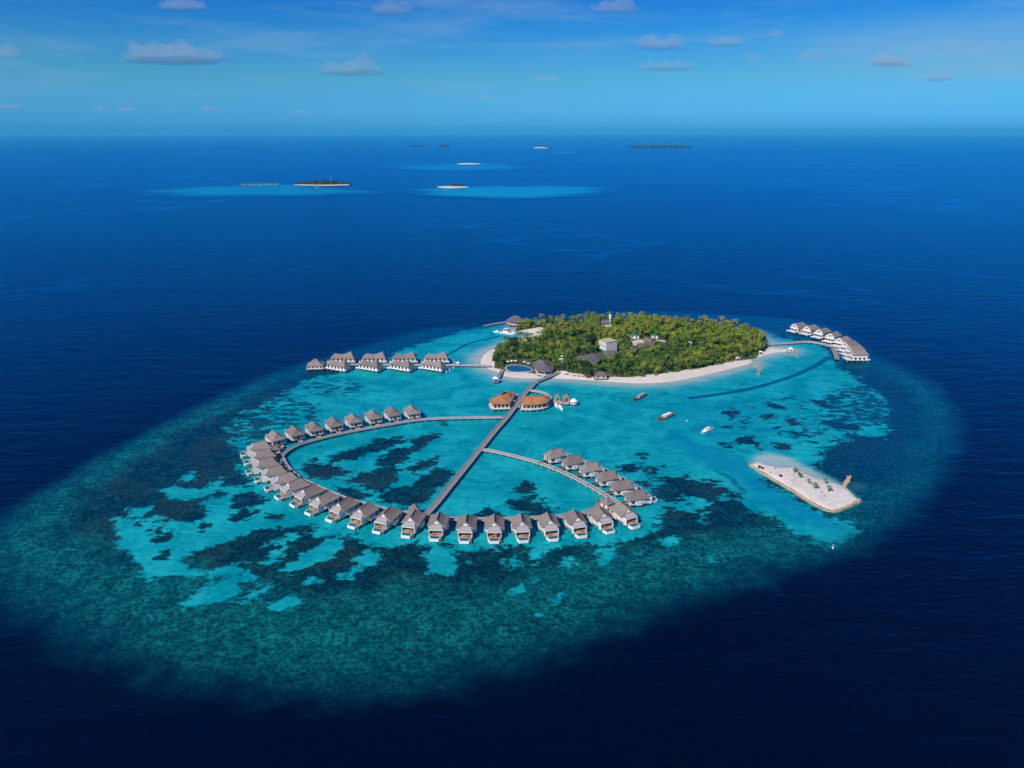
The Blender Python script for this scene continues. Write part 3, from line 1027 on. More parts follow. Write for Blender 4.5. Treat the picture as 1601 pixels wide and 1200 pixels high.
front_row = [((376, 713), (408, 690)), ((381.5, 726), (416, 702)), ((385, 741), (425, 715)), ((398, 753), (437, 728)), ((414, 767), (452, 739)), ((432, 781), (468, 748)), ((456.6, 793), (489, 758)),
             ((481, 806), (513, 768)), ((514, 816.5), (544, 777)), ((549, 827), (575, 786)), ((588, 835), (610, 793)), ((634, 842), (648, 799)),
             ((679, 847), (686, 803)), ((726, 850.5), (730, 805)), ((773, 850.5), (773, 805)), ((819, 849.5), (814, 803)), ((866, 847), (856, 802)),
             ((911, 842), (898, 799)), ((955, 835), (935, 792)), ((995, 827), (970, 785))]
# Only direction is taken from the ridge points
FR = []
for i, (a, b) in enumerate(front_row):
    A = Vector(G2(*a, 0.4))
    B = Vector(G2(*b, 8.3))
    u = (B - A).normalized()
    FR.append((A, u, (B - A).length))
lab_front = []
for i in range(20):
    if i == 0:
        lab_front.append('topmost pool villa of the left bend, its pool nearest the outer reef')
    elif i < 12:
        lab_front.append('grey roofed pool villa, %s from the top end of the left bend' % ORD[i])
    elif i == 12:
        lab_front.append('grey roofed pool villa just right of the small gatehouse at the long jetty')
    elif i == 14:
        lab_front.append('grey roofed pool villa with a red parasol on its front terrace')
    elif i == 17:
        lab_front.append('grey roofed pool villa with a yellow float beside its pool')
    elif i == 19:
        lab_front.append('grey roofed pool villa at the right end of the front row')
    elif i == 18:
        lab_front.append('second last pool villa at the right end of the front row')
    else:
        lab_front.append('grey roofed pool villa, %s right of the gatehouse in the front row' % ORD[i - 12])
for i, (A, u, L) in enumerate(FR):
    put_villa(A, u, lab_front[i], 'pool villas of the front row and left bend')

top_row = [((430, 695), (424, 671)), ((460, 687), (454, 662.5)), ((489, 680), (484, 654)), ((520, 673), (515, 647.5)),
           ((550, 667), (545, 641)), ((581, 661), (576, 635)), ((611, 656), (607.5, 632)), ((641, 653.5), (639, 629.5))]
TR = []
for i, (a, b) in enumerate(top_row):
    A = Vector(G2(a[0] + 7, a[1], 1.6))
    B = Vector(G2(*b, 8.3))
    u = (A - B).normalized()
    # villas stand askew to the jetty, pool on the seaward side
    TR.append((A, u, (B - A).length))
    put_villa(A - u * 18.4, u, 'grey roofed villa above the upper jetty, %s from its left end' % ORD[i] if i < 7 else 'grey roofed villa at the right end of the upper left arc',
              'villas of the upper left arc', 2.5)

right_row = [((856, 720), (880, 699)), ((883, 730), (909.5, 709.5)), ((910, 741), (936, 721)), ((936, 755), (964, 734)), ((959, 769), (987.5, 749)), ((981, 785), (1011, 764))]
for i, (a, b) in enumerate(right_row):
    A = Vector(G2(*a, 1.8))
    B = Vector(G2(*b, 8.3))
    u = (A - B).normalized()
    lb = ['grey roofed villa at the upper end of the right jetty', 'second villa down the right jetty, grey roofed', 'third villa down the right jetty, grey roofed',
          'fourth villa down the right jetty, grey roofed', 'fifth villa down the right jetty, grey roofed', 'lowest of six villas down the right jetty, terrace pointing right'][i]
    o = put_villa(A - u * 17.2, u, lb, 'villas along the right jetty', 8.0)
    o.scale = (0.9, 0.93, 1.0)
print('front lens', [round(x[2], 1) for x in FR], 'top', [round(x[2], 1) for x in TR])


# things standing on the villa terraces
def make_daybed():
    r = empty('daybed')
    MB().box(-0.85, 0.85, -0.42, 0.42, 0.12, 0.42).build('cushion', 'orange_cloth', r)
    MB().box(-0.9, 0.9, -0.5, 0.5, 0.0, 0.12).build('frame', 'door_wood', r)
    MB().box(-0.85, 0.85, 0.3, 0.48, 0.42, 0.85).build('backrest', 'orange_cloth', r)
    return r


day0 = make_daybed()
first = True
for i in range(4, 20):
    A, u, L = FR[i]
    v = Vector((u.y, -u.x))
    p = A + u * 4.1 + v * (1.2 if i % 2 else -1.0)
    o = day0 if first else copy_tree(day0)
    first = False
    o.location = (p.x, p.y, 1.93)
    o.rotation_euler = (0, 0, math.atan2(u.y, u.x) - math.pi / 2 + random.uniform(-0.3, 0.3))
    tag(o, 'orange cushioned daybed on the terrace of the ' + (('front villa %s from top of left bend' % ORD[i]) if i < 12 else
        ('front villa %s right of the gatehouse' % ORD[i - 12])), 'daybed', 'daybeds on the villa terraces')
A, u, L = FR[14]
v = Vector((u.y, -u.x))
p = A + u * 3.6 + v * 0.6
r = empty('parasol', (p.x, p.y, 1.93))
tag(r, 'small red parasol on a front villa terrace behind the pool', 'parasol')
MB().cyl(0, 0, 0, 2.1, 0.04, n=6).build('pole', 'white_paint', r)
MB().hip([(1.1 * math.cos(k * math.pi / 4), 1.1 * math.sin(k * math.pi / 4)) for k in range(8)], [(0, 0)], 1.75, 2.25, 0.0, 0.03).build('canopy', 'red_cloth', r)
A, u, L = FR[17]
v = Vector((u.y, -u.x))
p = A + u * 2.3 + v * 2.6
r = empty('pool_float', (p.x, p.y, 1.5))
tag(r, 'yellow float leaning at the pool of a front villa', 'float')
m = MB()
for k in range(12):
    a0, a1 = 2 * math.pi * k / 12, 2 * math.pi * (k + 1) / 12
    m.tube((0.55 * math.cos(a0), 0, 0.8 + 0.75 * math.sin(a0)), (0.55 * math.cos(a1), 0, 0.8 + 0.75 * math.sin(a1)), 0.2)
m.build('ring', 'yellow_cloth', r)


# ------------------------------------------------------------------ little hipped gatehouses
def hut(name, px, py, wx, wy, zr, roofm, label, cat, rot=0.0, z0=1.8, wallm='white_paint', hw=2.4, ped=True, group=None, over=0.6, open_=False):
    c = G(px, py, z0)
    r = empty(name, (c.x, c.y, 0), rot)
    tag(r, label, cat, group)
    if ped:
        MB().box(-wx / 2 - 1.0, wx / 2 + 1.0, -wy / 2 - 1.0, wy / 2 + 1.0, z0 - 0.3, z0 + 0.02).build('deck', 'deck_wood', r)
    if open_:
        for sx_ in (-1, 1):
            for sy_ in (-1, 1):
                MB().box(sx_ * (wx / 2 - 0.1) - 0.14, sx_ * (wx / 2 - 0.1) + 0.14, sy_ * (wy / 2 - 0.1) - 0.14, sy_ * (wy / 2 - 0.1) + 0.14, z0 + 0.02, z0 + hw).build('post', wallm, r)
    else:
        wl = MB().box(-wx / 2, wx / 2, -wy / 2, wy / 2, z0 + 0.02, z0 + hw).build('wall', wallm, r)
        nw = max(1, int(wx / 3.2))
        for k in range(nw):
            x = -wx / 2 + (k + 0.5) * wx / nw
            MB().box(x - 0.6, x + 0.6, -wy / 2 - 0.06, -wy / 2, z0 + 0.6, z0 + hw - 0.5).build('window', 'glass_dark', wl)
        MB().box(-wx / 2 - 0.06, -wx / 2, -0.6, 0.6, z0 + 0.1, z0 + 2.1).build('door', 'door_wood', wl)
    a, b = wx / 2 + over, wy / 2 + over
    rl = max(0.2, a - b)
    ridge = [(-rl, 0), (rl, 0)] if a >= b else [(0, -(b - a) - 0.1), (0, b - a + 0.1)]
    MB().hip([(-a, -b), (a, -b), (a, b), (-a, b)], ridge, z0 + hw - 0.1, z0 + zr, 0.22).build('roof', roofm, r)
    return r


g1 = hut('gatehouse', 432, 706, 4.4, 4.4, 5.0, 'thatch', 'small hipped gatehouse inside the corner of the left bend', 'gatehouse', R(20), group='gatehouses at the jetty junctions')
g2 = hut('gatehouse', 648, 801.5, 4.6, 4.6, 5.4, 'thatch', 'small hipped gatehouse at the near end of the long jetty', 'gatehouse', R(8), group='gatehouses at the jetty junctions')
g3 = hut('gatehouse', 949, 790.5, 4.6, 4.6, 5.2, 'thatch', 'small hipped gatehouse where the right jetty meets the front row', 'gatehouse', R(40), group='gatehouses at the jetty junctions')
# the planked forecourts round them
for q, lb in (([(938, 775), (972, 790), (962, 802), (938, 797)], 'planked forecourt under the gatehouse on the right'),
              ([(636, 800), (648, 797), (668, 803), (662, 808.5), (640, 806.5)], 'planked forecourt at the near end of the long jetty'),
              ([(422, 703), (441, 698), (448, 706), (441, 716), (428, 714)], 'planked forecourt in the corner of the left bend')):
    pts = [G2(x, y, 1.7) for x, y in q]
    r = empty('forecourt', (pts[0][0], pts[0][1], 0))
    lp = [(x - pts[0][0], y - pts[0][1]) for x, y in pts]
    MB().prism(lp, 1.30, 1.50).build('deck', 'jetty_wood', r)
    cx_, cy_ = sum(x for x, y in lp) / len(lp), sum(y for x, y in lp) / len(lp)
    for x, y in lp:
        x, y = x + (cx_ - x) * 0.12, y + (cy_ - y) * 0.12
        MB().cyl(x, y, -1, 1.30, 0.18, n=6).build('stilt', 'pile', r)
    tag(r, lb, 'deck', 'forecourt decks')


# ------------------------------------------------------------------ paired family villas on the upper left
def make_family():
    r = empty('family_villa')
    L, D = 10.6, 5.0
    for x in (-9, -4.5, 0, 4.5, 9):
        for y in (-4.3, 4.3):
            MB().cyl(x, y, -1.0, 1.6, 0.2, n=6).build('stilt', 'pile', r)
    MB().box(-11.2, 11.2, -5.9, 5.6, 1.6, 1.86).build('deck', 'rail_wood', r)
    MB().box(-11.2, 11.2, -5.9, -5.78, 1.86, 2.65).build('railing', 'white_paint', r)
    wl = MB().box(-9.4, 9.4, -4.2, 4.2, 1.86, 4.6).build('wall', 'white_paint', r)
    for k in range(5):
        x = -7.4 + k * 3.6
        MB().box(x - 0.8, x + 0.8, -4.27, -4.2, 2.0, 3.9).build('window', 'glass_dark', wl)
    MB().box(-9.47, -9.4, -1.2, 1.2, 2.0, 4.0).build('glazed_door', 'glass_dark', wl)
    MB().box(-13.2, -11.2, -4.4, 0.5, 0.9, 2.0).build('pool_basin', 'white_paint', r)
    MB().box(-12.9, -11.4, -4.1, 0.2, 2.0, 2.04).build('pool_water', 'pool_water', r)
    MB().hip([(-10.2, -5.0), (10.2, -5.0), (10.2, 5.0), (-10.2, 5.0)], [(-6.8, 0, -0.3), (-1.0, 0, -1.3), (3.0, 0, -0.6), (7.2, 0, 1.0)], 4.4, 7.6, 0.22).build('roof', 'thatch', r)
    return r


fam0 = make_family()
famfirst = True
fam = []
for k, (bx, fx) in enumerate(((537, 530), (586, 580), (633.5, 629), (683, 678.5))):
    nm = ['leftmost', 'second from the left', 'third from the left', 'nearest the island'][k]
    fam.append((bx, 566.5, 0.05, 1, 'back villa of the pair %s on the upper left jetty' % nm))
    fam.append((fx, 578.5, -0.45, 0.96, 'front villa of the pair %s on the upper left jetty' % nm))
for bx, by, rz, sc, lb in fam:
    o = fam0 if famfirst else copy_tree(fam0)
    famfirst = False
    c = G(bx, by)
    o.location = (c.x, c.y, 0)
    o.rotation_euler = (0, 0, rz)
    tag(o, lb, 'villa', 'paired villas on the upper left jetty')
    o.scale = (sc, sc, 1.18)
e0 = hut('spa_pavilion', 494, 573.5, 13, 11, 7.2, 'thatch', 'single grey roofed pavilion at the far left end of the upper left jetty', 'pavilion', R(6), hw=2.6)
for x in (-5.5, 0, 5.5):
    for y in (-5, 5):
        MB().cyl(x, y, -1, 1.5, 0.2, n=6).build('stilt', 'pile', e0)
for k, (x, y) in enumerate([(704, 562), (708, 564.5), (711, 567.5), (703, 579), (698, 582), (709, 576)]):
    c = G(x, y)
    o = MB().cyl(0, 0, -0.5, 1.3, 0.45, 0.3, n=8).cyl(0, 0, 1.3, 1.6, 0.55, 0.5, n=8).build('mooring_post', 'white_paint')
    o.location = (c.x, c.y, 0)
    tag(o, 'white mooring post in the shallows beside the rightmost paired villas', 'post', 'white mooring posts by the paired villas')
hut('shelter', 716, 570.5, 2.6, 2.6, 3.4, 'white_paint', 'tiny white shelter on the jetty to the left beach', 'shelter', hw=2.2, ped=False, over=0.2)


# ------------------------------------------------------------------ white two-storey villas on the right arc
def make_tall():
    r = empty('two_storey_villa')
    for x in (-4.4, 4.4):
        for y in (-9, -5, 0, 5, 8.6):
            MB().cyl(x, y, -1.0, 1.7, 0.2, n=6).build('stilt', 'pile', r)
    MB().box(-5.1, 5.1, -10.0, 9.2, 1.7, 1.98).build('deck', 'white_boards', r)
    MB().box(-5.1, 5.1, -10.0, -9.85, 1.98, 2.7).build('railing', 'white_paint', r)
    wl = MB().box(-4.3, 4.3, -4.2, 8.4, 1.98, 6.6).build('wall', 'white_paint', r)
    for k in range(3):
        MB().box(-3.6 + k * 2.6, -1.9 + k * 2.6, -4.27, -4.2, 2.1, 4.0).build('window', 'glass_dark', wl)
        for s in (-1, 1):
            MB().box(min(s * 4.3, s * 4.37), max(s * 4.3, s * 4.37), -3 + k * 3.8, -1.0 + k * 3.8, 2.2, 4.1).build('window', 'glass_dark', wl)
    MB().box(-4.4, 4.4, -6.0, -4.27, 4.35, 4.55).build('balcony', 'white_boards', r)
    MB().box(-4.4, 4.4, -6.0, -5.9, 4.55, 5.35).build('balcony_railing', 'white_paint', r)
    g = MB()
    g.add([(-4.5, -4.9, 6.5), (4.5, -4.9, 6.5), (0, -4.9, 9.5), (-4.5, -4.28, 6.5), (4.5, -4.28, 6.5), (0, -4.28, 9.5)],
          [(0, 1, 2), (5, 4, 3), (0, 3, 4, 1), (1, 4, 5, 2), (2, 5, 3, 0)])
    g = g.build('gable', 'white_paint', r)
    MB().add([(-1.6, -4.96, 6.9), (1.6, -4.96, 6.9), (0, -4.96, 8.3), (-1.6, -4.9, 6.9), (1.6, -4.9, 6.9), (0, -4.9, 8.3)],
             [(0, 1, 2), (5, 4, 3), (0, 3, 4, 1), (1, 4, 5, 2), (2, 5, 3, 0)]).build('window', 'door_wood', g)
    m = MB()
    v = [(-5.0, -4.85, 6.35), (5.0, -4.85, 6.35), (0, -4.85, 9.75), (-5.0, 9.4, 6.35), (5.0, 9.4, 6.35), (0, 7.0, 9.6),
         (-4.8, -4.85, 6.1), (4.8, -4.85, 6.1), (0, -4.85, 9.45), (-4.8, 9.2, 6.1), (4.8, 9.2, 6.1), (0, 6.8, 9.3)]
    m.add(v, [(0, 2, 5, 3), (1, 4, 5, 2), (3, 5, 4), (6, 9, 11, 8), (7, 8, 11, 10), (9, 10, 11), (0, 6, 8, 2), (1, 2, 8, 7), (0, 3, 9, 6), (1, 7, 10, 4), (3, 4, 10, 9)])
    m.build('roof', 'thatch', r)
    MB().box(-3.0, 3.0, 9.2, 11.6, 1.2, 2.3).build('pool_basin', 'white_paint', r)
    MB().box(-2.7, 2.7, 9.4, 11.3, 2.3, 2.33).build('pool_water', 'pool_water', r)
    return r


tall0 = make_tall()
TALL = [(1246, 519, -62), (1265, 523, -58), (1283, 528, -54), (1300, 534.5, -50), (1315, 542, -56), (1325, 549, -66), (1332, 556, -78), (1337, 563.5, -90)]
for i, (x, y, dg) in enumerate(TALL):
    o = tall0 if i == 0 else copy_tree(tall0)
    c = G(x, y)
    o.location = (c.x, c.y, 0)
    # local -y looks towards the lagoon (left)
    o.rotation_euler = (0, 0, R(dg))
    tag(o, ['white gabled villa at the far left end of the right-hand arc', 'second white gabled villa from the far end of the arc on the right', 'third white gabled villa from the far end of the arc on the right',
            'fourth white gabled villa from the far end of the arc on the right', 'fifth white villa from the far end, above the bend of the arc on the right', 'sixth white villa from the far end of the arc, below its bend',
            'second nearest white villa of the arc on the right', 'nearest white villa closing the arc on the right'][i], 'villa', 'white two storey villas on the right arc')


# ------------------------------------------------------------------ overwater restaurant with orange roofs
def roofed(name, eave_px, ze, ridge_px, zr, roofm, label, cat, inset=1.2, z0=1.8, wallm='white_paint', cols=0, deckm='rail_wood', panel='orange_cloth', flare=0.2, stilts=True, wn=None, deck_out=0.6):
    E = [Vector(G2(x, y, ze)) for x, y in eave_px]
    c = sum(E, Vector((0, 0))) / len(E)
    E = [e - c for e in E]
    if sum(E[i].x * E[(i + 1) % len(E)].y - E[(i + 1) % len(E)].x * E[i].y for i in range(len(E))) < 0:
        E.reverse()
    r = empty(name, (c.x, c.y, 0))
    tag(r, label, cat)
    Wl = [e * ((e.length - inset) / e.length) for e in E]
    D = [e * ((e.length + deck_out) / e.length) for e in E]
    MB().prism([(p.x, p.y) for p in D], z0 - 0.3, z0).build('deck', deckm, r)
    ridge = []
    for q in ridge_px:
        g = Vector(G2(q[0], q[1], zr)) - c
        ridge.append((g.x, g.y, q[2] if len(q) > 2 else 0))
    MB().hip([(p.x, p.y) for p in E], ridge, ze, zr, flare).build('roof', roofm, r)
    core = [p * 0.86 for p in Wl]
    wl = MB().prism([(p.x, p.y) for p in core], z0, ze - 0.2).build('wall', panel if cols else wallm, r)
    if cols:
        n = len(Wl)
        for k in range(n):
            a, b = Wl[k], Wl[(k + 1) % n]
            m_ = max(1, round((b - a).length / cols))
            for j in range(m_):
                p = a + (b - a) * (j / m_)
                MB().box(p.x - 0.26, p.x + 0.26, p.y - 0.26, p.y + 0.26, z0, ze - 0.19).build('column', 'white_paint', r)
            MB().bar(a, b, z0 + 0.01, z0 + 0.5, 0.12).build('railing', 'white_paint', r)
    else:
        n = len(core)
        for k in range(n):
            a, b = core[k], core[(k + 1) % n]
            m_ = max(1, int((b - a).length / 4))
            q = (b - a).normalized()
            o_ = Vector((q.y, -q.x)) * 0.06
            for j in range(m_):
                p = a + (b - a) * ((j + 0.5) / m_)
                MB().bar(p - q * 0.9 + o_, p + q * 0.9 + o_, z0 + 0.8, min(ze - 0.6, z0 + 2.3), 0.1).build('window', 'glass_dark', wl)
    if stilts:
        for k in range(len(D)):
            a, b = D[k], D[(k + 1) % len(D)]
            m_ = max(1, round((b - a).length / 4.5))
            for j in range(m_):
                p = (a + (b - a) * (j / m_)) * 0.95
                MB().cyl(p.x, p.y, -1, z0 - 0.3, 0.2, n=6).build('stilt', 'pile', r)
    return r


roofed('restaurant', [(766, 628.5), (765, 623.5), (781, 616), (790, 611.5), (806, 613), (803.5, 619), (797, 631), (770, 632)], 5.4,
       [(782, 617, -0.4), (788, 613, 0.3), (795, 613, -0.3)], 8.6, 'orange_thatch', 'orange thatched restaurant wing left of the long jetty, pointed roof', 'restaurant', cols=3.2, flare=0.4)
fan = [(814.5, 632.5), (816, 626), (820, 619), (828, 617.5), (840, 617.5), (852, 617.5), (860, 620), (861, 624.5), (856, 628.5), (849, 630.8), (840, 632.2), (829, 633)]
roofed('restaurant', fan, 5.4, [(824, 620), (838, 618.5), (851, 619, -0.4)], 8.8, 'orange_thatch', 'fan shaped orange thatched restaurant with white columns right of the long jetty', 'restaurant', cols=3.0, flare=0.15)
# terrace between them
pts = [G2(*q, 1.75) for q in [(794, 637), (799, 621), (806, 617), (814, 618), (818, 622), (812, 636)]]
r = empty('terrace', (*pts[0], 0))
MB().prism([(x - pts[0][0], y - pts[0][1]) for x, y in pts], 1.2, 1.46).build('deck', 'rail_wood', r)
tag(r, 'pale deck between the two orange roofed restaurant wings', 'deck')
for k, (x, y) in enumerate([(801, 624), (803, 630), (808, 620), (799, 634)]):
    c = G(x, y, 1.5)
    r = empty('table_parasol', (c.x, c.y, 1.46))
    MB().cyl(0, 0, 0, 2.3, 0.05, n=6).build('pole', 'white_paint', r)
    MB().hip([(1.2 * math.cos(j * math.pi / 4), 1.2 * math.sin(j * math.pi / 4)) for j in range(8)], [(0, 0)], 2.1, 2.6, 0.0, 0.03).build('canopy', 'white_paint', r)
    tag(r, 'white parasol on the deck between the orange roofed wings', 'parasol', 'white parasols on the restaurant deck')
hut('beach_hut', 871.5, 626, 3.2, 3.2, 5.4, 'orange_thatch', 'left of two small orange thatched huts on white posts', 'hut', hw=3.4, open_=True, group='small orange huts by the restaurant')
hut('beach_hut', 885, 626.5, 3.8, 3.4, 5.6, 'orange_thatch', 'right of two small orange thatched huts, red parasol beside it', 'hut', hw=3.4, open_=True, group='small orange huts by the restaurant')
c = G(880.5, 628.5, 1.8)
r = empty('parasol', (c.x, c.y, 1.82))
tag(r, 'closed red parasol between the two small orange huts', 'parasol')
MB().cyl(0, 0, 0, 2.4, 0.05, n=6).build('pole', 'white_paint', r)
MB().cyl(0, 0, 0.7, 2.3, 0.55, 0.12, n=10).build('canopy', 'red_cloth', r)
c = G(897, 630, 1.8)
r = empty('round_pavilion', (c.x, c.y, 0))
tag(r, 'round white domed pavilion at the right end of the restaurant deck', 'pavilion')
ring = [(2.9 * math.cos(k * math.pi / 8), 2.9 * math.sin(k * math.pi / 8)) for k in range(16)]
MB().prism(ring, 1.5, 1.8).build('deck', 'rail_wood', r)
MB().cyl(0, 0, 1.8, 3.6, 2.2, n=16).build('wall', 'cream_wall', r)
MB().hip([(x * 1.02, y * 1.02) for x, y in ring], [(0, 0)], 3.6, 5.6, -0.4).build('roof', 'white_paint', r)
for k in range(0, 16, 3):
    MB().cyl(ring[k][0] * 0.85, ring[k][1] * 0.85, -1, 1.5, 0.18, n=6).build('stilt', 'pile', r)


# ------------------------------------------------------------------ island buildings
ra = roofed('arrival_pavilion', [(791, 500.5), (795, 497.5), (805, 496), (815, 497), (822, 500.5), (818, 503), (806, 504), (796, 503)], 5.2,
            [(802, 493), (810, 493)], 9.5, 'slate', 'round grey roofed arrival pavilion over the water behind the catamaran', 'pavilion', cols=5.0, z0=2.2, panel='white_boards', deckm='red_paint', flare=0.1)
roofed('pool_bar', [(834, 573), (834, 566), (842, 562), (853, 561), (863, 567), (867, 575), (862, 580), (852, 582), (840, 580)], 4.2,
       [(842, 561, 0.2), (850, 564, 0)], 9.5, 'slate', 'large dark thatched pavilion beside the blue swimming pool', 'pavilion', stilts=False, z0=1.5, flare=0.2, cols=4.5, panel='cream_wall')
roofed('slate_hall', [(890, 562), (925, 552), (940, 554), (941, 561), (930, 570), (912, 566)], 5.0,
       [(905, 556), (929, 553)], 8.4, 'slate', 'long dark slate roofed hall left of the white block', 'building', stilts=False, z0=1.5, flare=0.0, deckm='cream_wall')
roofed('slate_lodge', [(942, 553), (945, 548), (960, 547), (969, 551), (958, 556), (949, 557)], 6.0,
       [(949, 547.5), (961, 547.5)], 8.2, 'slate', 'small slate roofed lodge in front of the white block', 'building', stilts=False, z0=1.5, flare=0.0, deckm='cream_wall')
hut('beach_bar', 939, 590, 9, 5, 5.2, 'slate', 'small grey thatched beach bar on the sand in front of the palms', 'hut', hw=2.6, z0=1.4, wallm='cream_wall', ped=True, open_=False)
# white block
c = G(949, 549, 1.4)
r = empty('white_building', (c.x, c.y, 0), R(30))
tag(r, 'tall white windowless block with a flat pale yellow roof among the trees', 'building')
wl = MB().box(-6.2, 6.2, -6.5, 4.5, 1.2, 12.0).build('wall', 'white_boards', r)
MB().box(-6.4, -6.2, -6.3, 4.3, 1.3, 4.2).build('plinth', 'teal_paint', r)
MB().box(-6.5, 6.5, -6.8, 4.8, 12.0, 12.3).build('roof', 'yellow_roof', r)
for k in range(3):
    MB().box(-6.26, -6.2, -5.2 + k * 3.2, -3.6 + k * 3.2, 7.5, 9.3).build('window', 'lattice', wl)
hut('staff_house', 946, 509, 13, 8, 6.2, 'slate', 'grey roofed house with a yellow wall near the white water tower', 'building', hw=3.4, z0=1.4, wallm='cream_wall', ped=False)
hut('guest_house', 884, 506, 7, 6, 6.0, 'slate', 'small pink roofed house at the back edge of the forest', 'building', hw=3.6, z0=1.4, ped=False)
c = G(953.5, 509, 1.4)
r = empty('water_tower', (c.x, c.y, 0))
tag(r, 'slim white water tower rising above the palms', 'tower')
MB().cyl(0, 0, 1.2, 9, 0.9, 0.8, n=12).build('column', 'white_paint', r)
MB().cyl(0, 0, 9, 12.5, 1.25, 1.25, n=14).cyl(0, 0, 12.5, 13.4, 1.25, 0.3, n=14).build('tank', 'white_paint', r)
c = G(953, 514, 1.4)
r = empty('marquee', (c.x, c.y, 0), R(45))
tag(r, 'small white marquee roof among the trees below the water tower', 'tent')
MB().hip([(-3.2, -3.2), (3.2, -3.2), (3.2, 3.2), (-3.2, 3.2)], [(0, 0)], 4.6, 6.8, 0.3).build('canopy', 'white_paint', r)
for sx_ in (-1, 1):
    for sy_ in (-1, 1):
        MB().cyl(sx_ * 2.9, sy_ * 2.9, 1.2, 4.45, 0.1, n=6).build('pole', 'white_paint', r)
hut('teal_shed', 991, 529, 9, 5, 4.8, 'teal_paint', 'shed with a flat teal roof left of the yard', 'shed', hw=3.6, z0=1.4, ped=False, over=0.3)
hut('teal_shed', 1023, 529, 6, 5, 4.8, 'teal_paint', 'smaller teal roofed shed right of the yard', 'shed', hw=3.6, z0=1.4, ped=False, over=0.3)
roofed('service_building', [(993, 542.5), (996, 536.5), (1032, 533), (1042, 535), (1040, 539.5), (1002, 543)], 4.6, [(1000, 536), (1034, 533.5)], 6.6, 'slate',
       'long low grey roofed service building in the island centre', 'building', stilts=False, z0=1.5, flare=0.0, wallm='cream_wall')
roofed('brown_lodge', [(1004, 531), (1008, 526.5), (1016, 527), (1025, 533), (1021, 535.5), (1010, 533.5)], 4.6, [(1010, 527), (1018, 530)], 6.6, 'trunk',
       'brown roofed lodge angled behind the service building', 'building', stilts=False, z0=1.5, flare=0.0, wallm='cream_wall')
c = G(996, 547, 1.4)
o = MB().box(-8, 8, -0.3, 0.3, 1.2, 3.6).build('yard_wall', 'cream_wall')
o.location = (c.x, c.y, 0)
tag(o, 'low cream wall in front of the grey service building', 'wall')
hut('white_cottage', 1077, 541, 4.5, 4, 4.6, 'white_paint', 'tiny white cottage roof in the middle of the forest', 'cottage', hw=3.6, z0=1.4, ped=False)
hut('white_tent', 878, 563, 3, 3, 4.8, 'white_paint', 'upper white tent above the long slate hall', 'tent', hw=3.6, z0=1.4, ped=False)
hut('white_tent', 877, 567, 3, 2.6, 4.4, 'white_paint', 'lower white tent above the long slate hall', 'tent', hw=3.4, z0=1.4, ped=False)
hut('sea_platform', 775, 595, 3.4, 3.4, 3.8, 'white_paint', 'small white sea platform with canopy off the left beach', 'platform', hw=2.4, open_=True)
hut('sea_shelter', 1235.5, 549.5, 3.4, 3.0, 4.4, 'white_paint', 'white shelter on the tip of the right sand spit', 'shelter', hw=2.8, z0=0.8)
for x, y, lb in ((1153, 562, 'white daybed tent left on the right beach'), (1189, 552.5, 'white daybed tent nearest the right sand spit'), (883, 585, 'white daybed tent beside the beach landing of the jetty')):
    hut('beach_tent', x, y, 2.6, 2.2, 2.8, 'white_paint', lb, 'tent', hw=2.2, z0=1.3, ped=False, over=0.3, open_=True)
# swimming pool
c = G(811, 577.5, 1.7)
r = empty('swimming_pool', (c.x, c.y, 0))
tag(r, 'curved blue swimming pool at the left end of the island', 'pool')
E = [Vector(G2(x, y, 1.9)) - Vector((c.x, c.y)) for x, y in [(791, 574), (797, 571), (808, 570.5), (820, 572), (829, 575.5), (832, 579), (822, 580.5), (808, 581), (796, 579.5)]]
Es = catmull([(e.x, e.y) for e in E], 3, True)
MB().prism([(x * 1.07, y * 1.12) for x, y in Es], 1.2, 1.86).build('rim', 'cream_wall', r)
MB().prism(Es, 1.5, 1.9).build('pool_water', 'pool_blue', r)
for k, (x, y) in enumerate([(794, 568), (800, 567.2), (806, 566.8), (820, 568.5), (826, 571)]):
    c = G(x, y, 1.8)
    r = empty('pool_parasol', (c.x, c.y, 1.6))
    MB().cyl(0, 0, 0, 2.4, 0.06, n=6).build('pole', 'white_paint', r)
    MB().hip([(1.5 * math.cos(j * math.pi / 4), 1.5 * math.sin(j * math.pi / 4)) for j in range(8)], [(0, 0)], 2.1, 2.8, 0.0, 0.03).build('canopy', 'white_paint', r)
    tag(r, 'white parasol on the far side of the blue swimming pool', 'parasol', 'parasols round the swimming pool')
for k, (x, y) in enumerate([(898, 587), (905, 587.5), (912, 588)]):
    c = G(x, y, 1.2)
    r = empty('sun_lounger', (c.x, c.y, 1.05), R(80))
    MB().box(-0.5, 0.5, -1.0, 1.0, 0.15, 0.4).build('seat', 'red_cloth', r)
    MB().box(-0.5, 0.5, 1.0, 1.15, 0.15, 1.0).build('backrest', 'red_cloth', r)
    tag(r, 'red sun lounger on the beach left of the beach bar', 'lounger', 'red loungers on the beach')


# rock groynes and the islet's wall
def rocks(name, px, wdt, hgt, label, m='rock', cat='breakwater'):
    path = resample(catmull([G2(x, y) for x, y in px], 6), 0.8)
    c = path[0]
    mb = MB()
    mb.sweep([(p.x - c.x, p.y - c.y) for p in path], -wdt / 2, wdt / 2, -1, hgt * 0.7)
    for p in path:
        for _ in range(2):
            x, y = p.x - c.x + random.uniform(-wdt / 2, wdt / 2), p.y - c.y + random.uniform(-wdt / 2, wdt / 2)
            s = random.uniform(0.35, 0.75)
            mb.cyl(x, y, -0.3, hgt * random.uniform(0.8, 1.15), s, s * 0.6, n=5)
    o = mb.build(name, m)
    o.location = (c.x, c.y, 0)
    tag(o, label, cat)


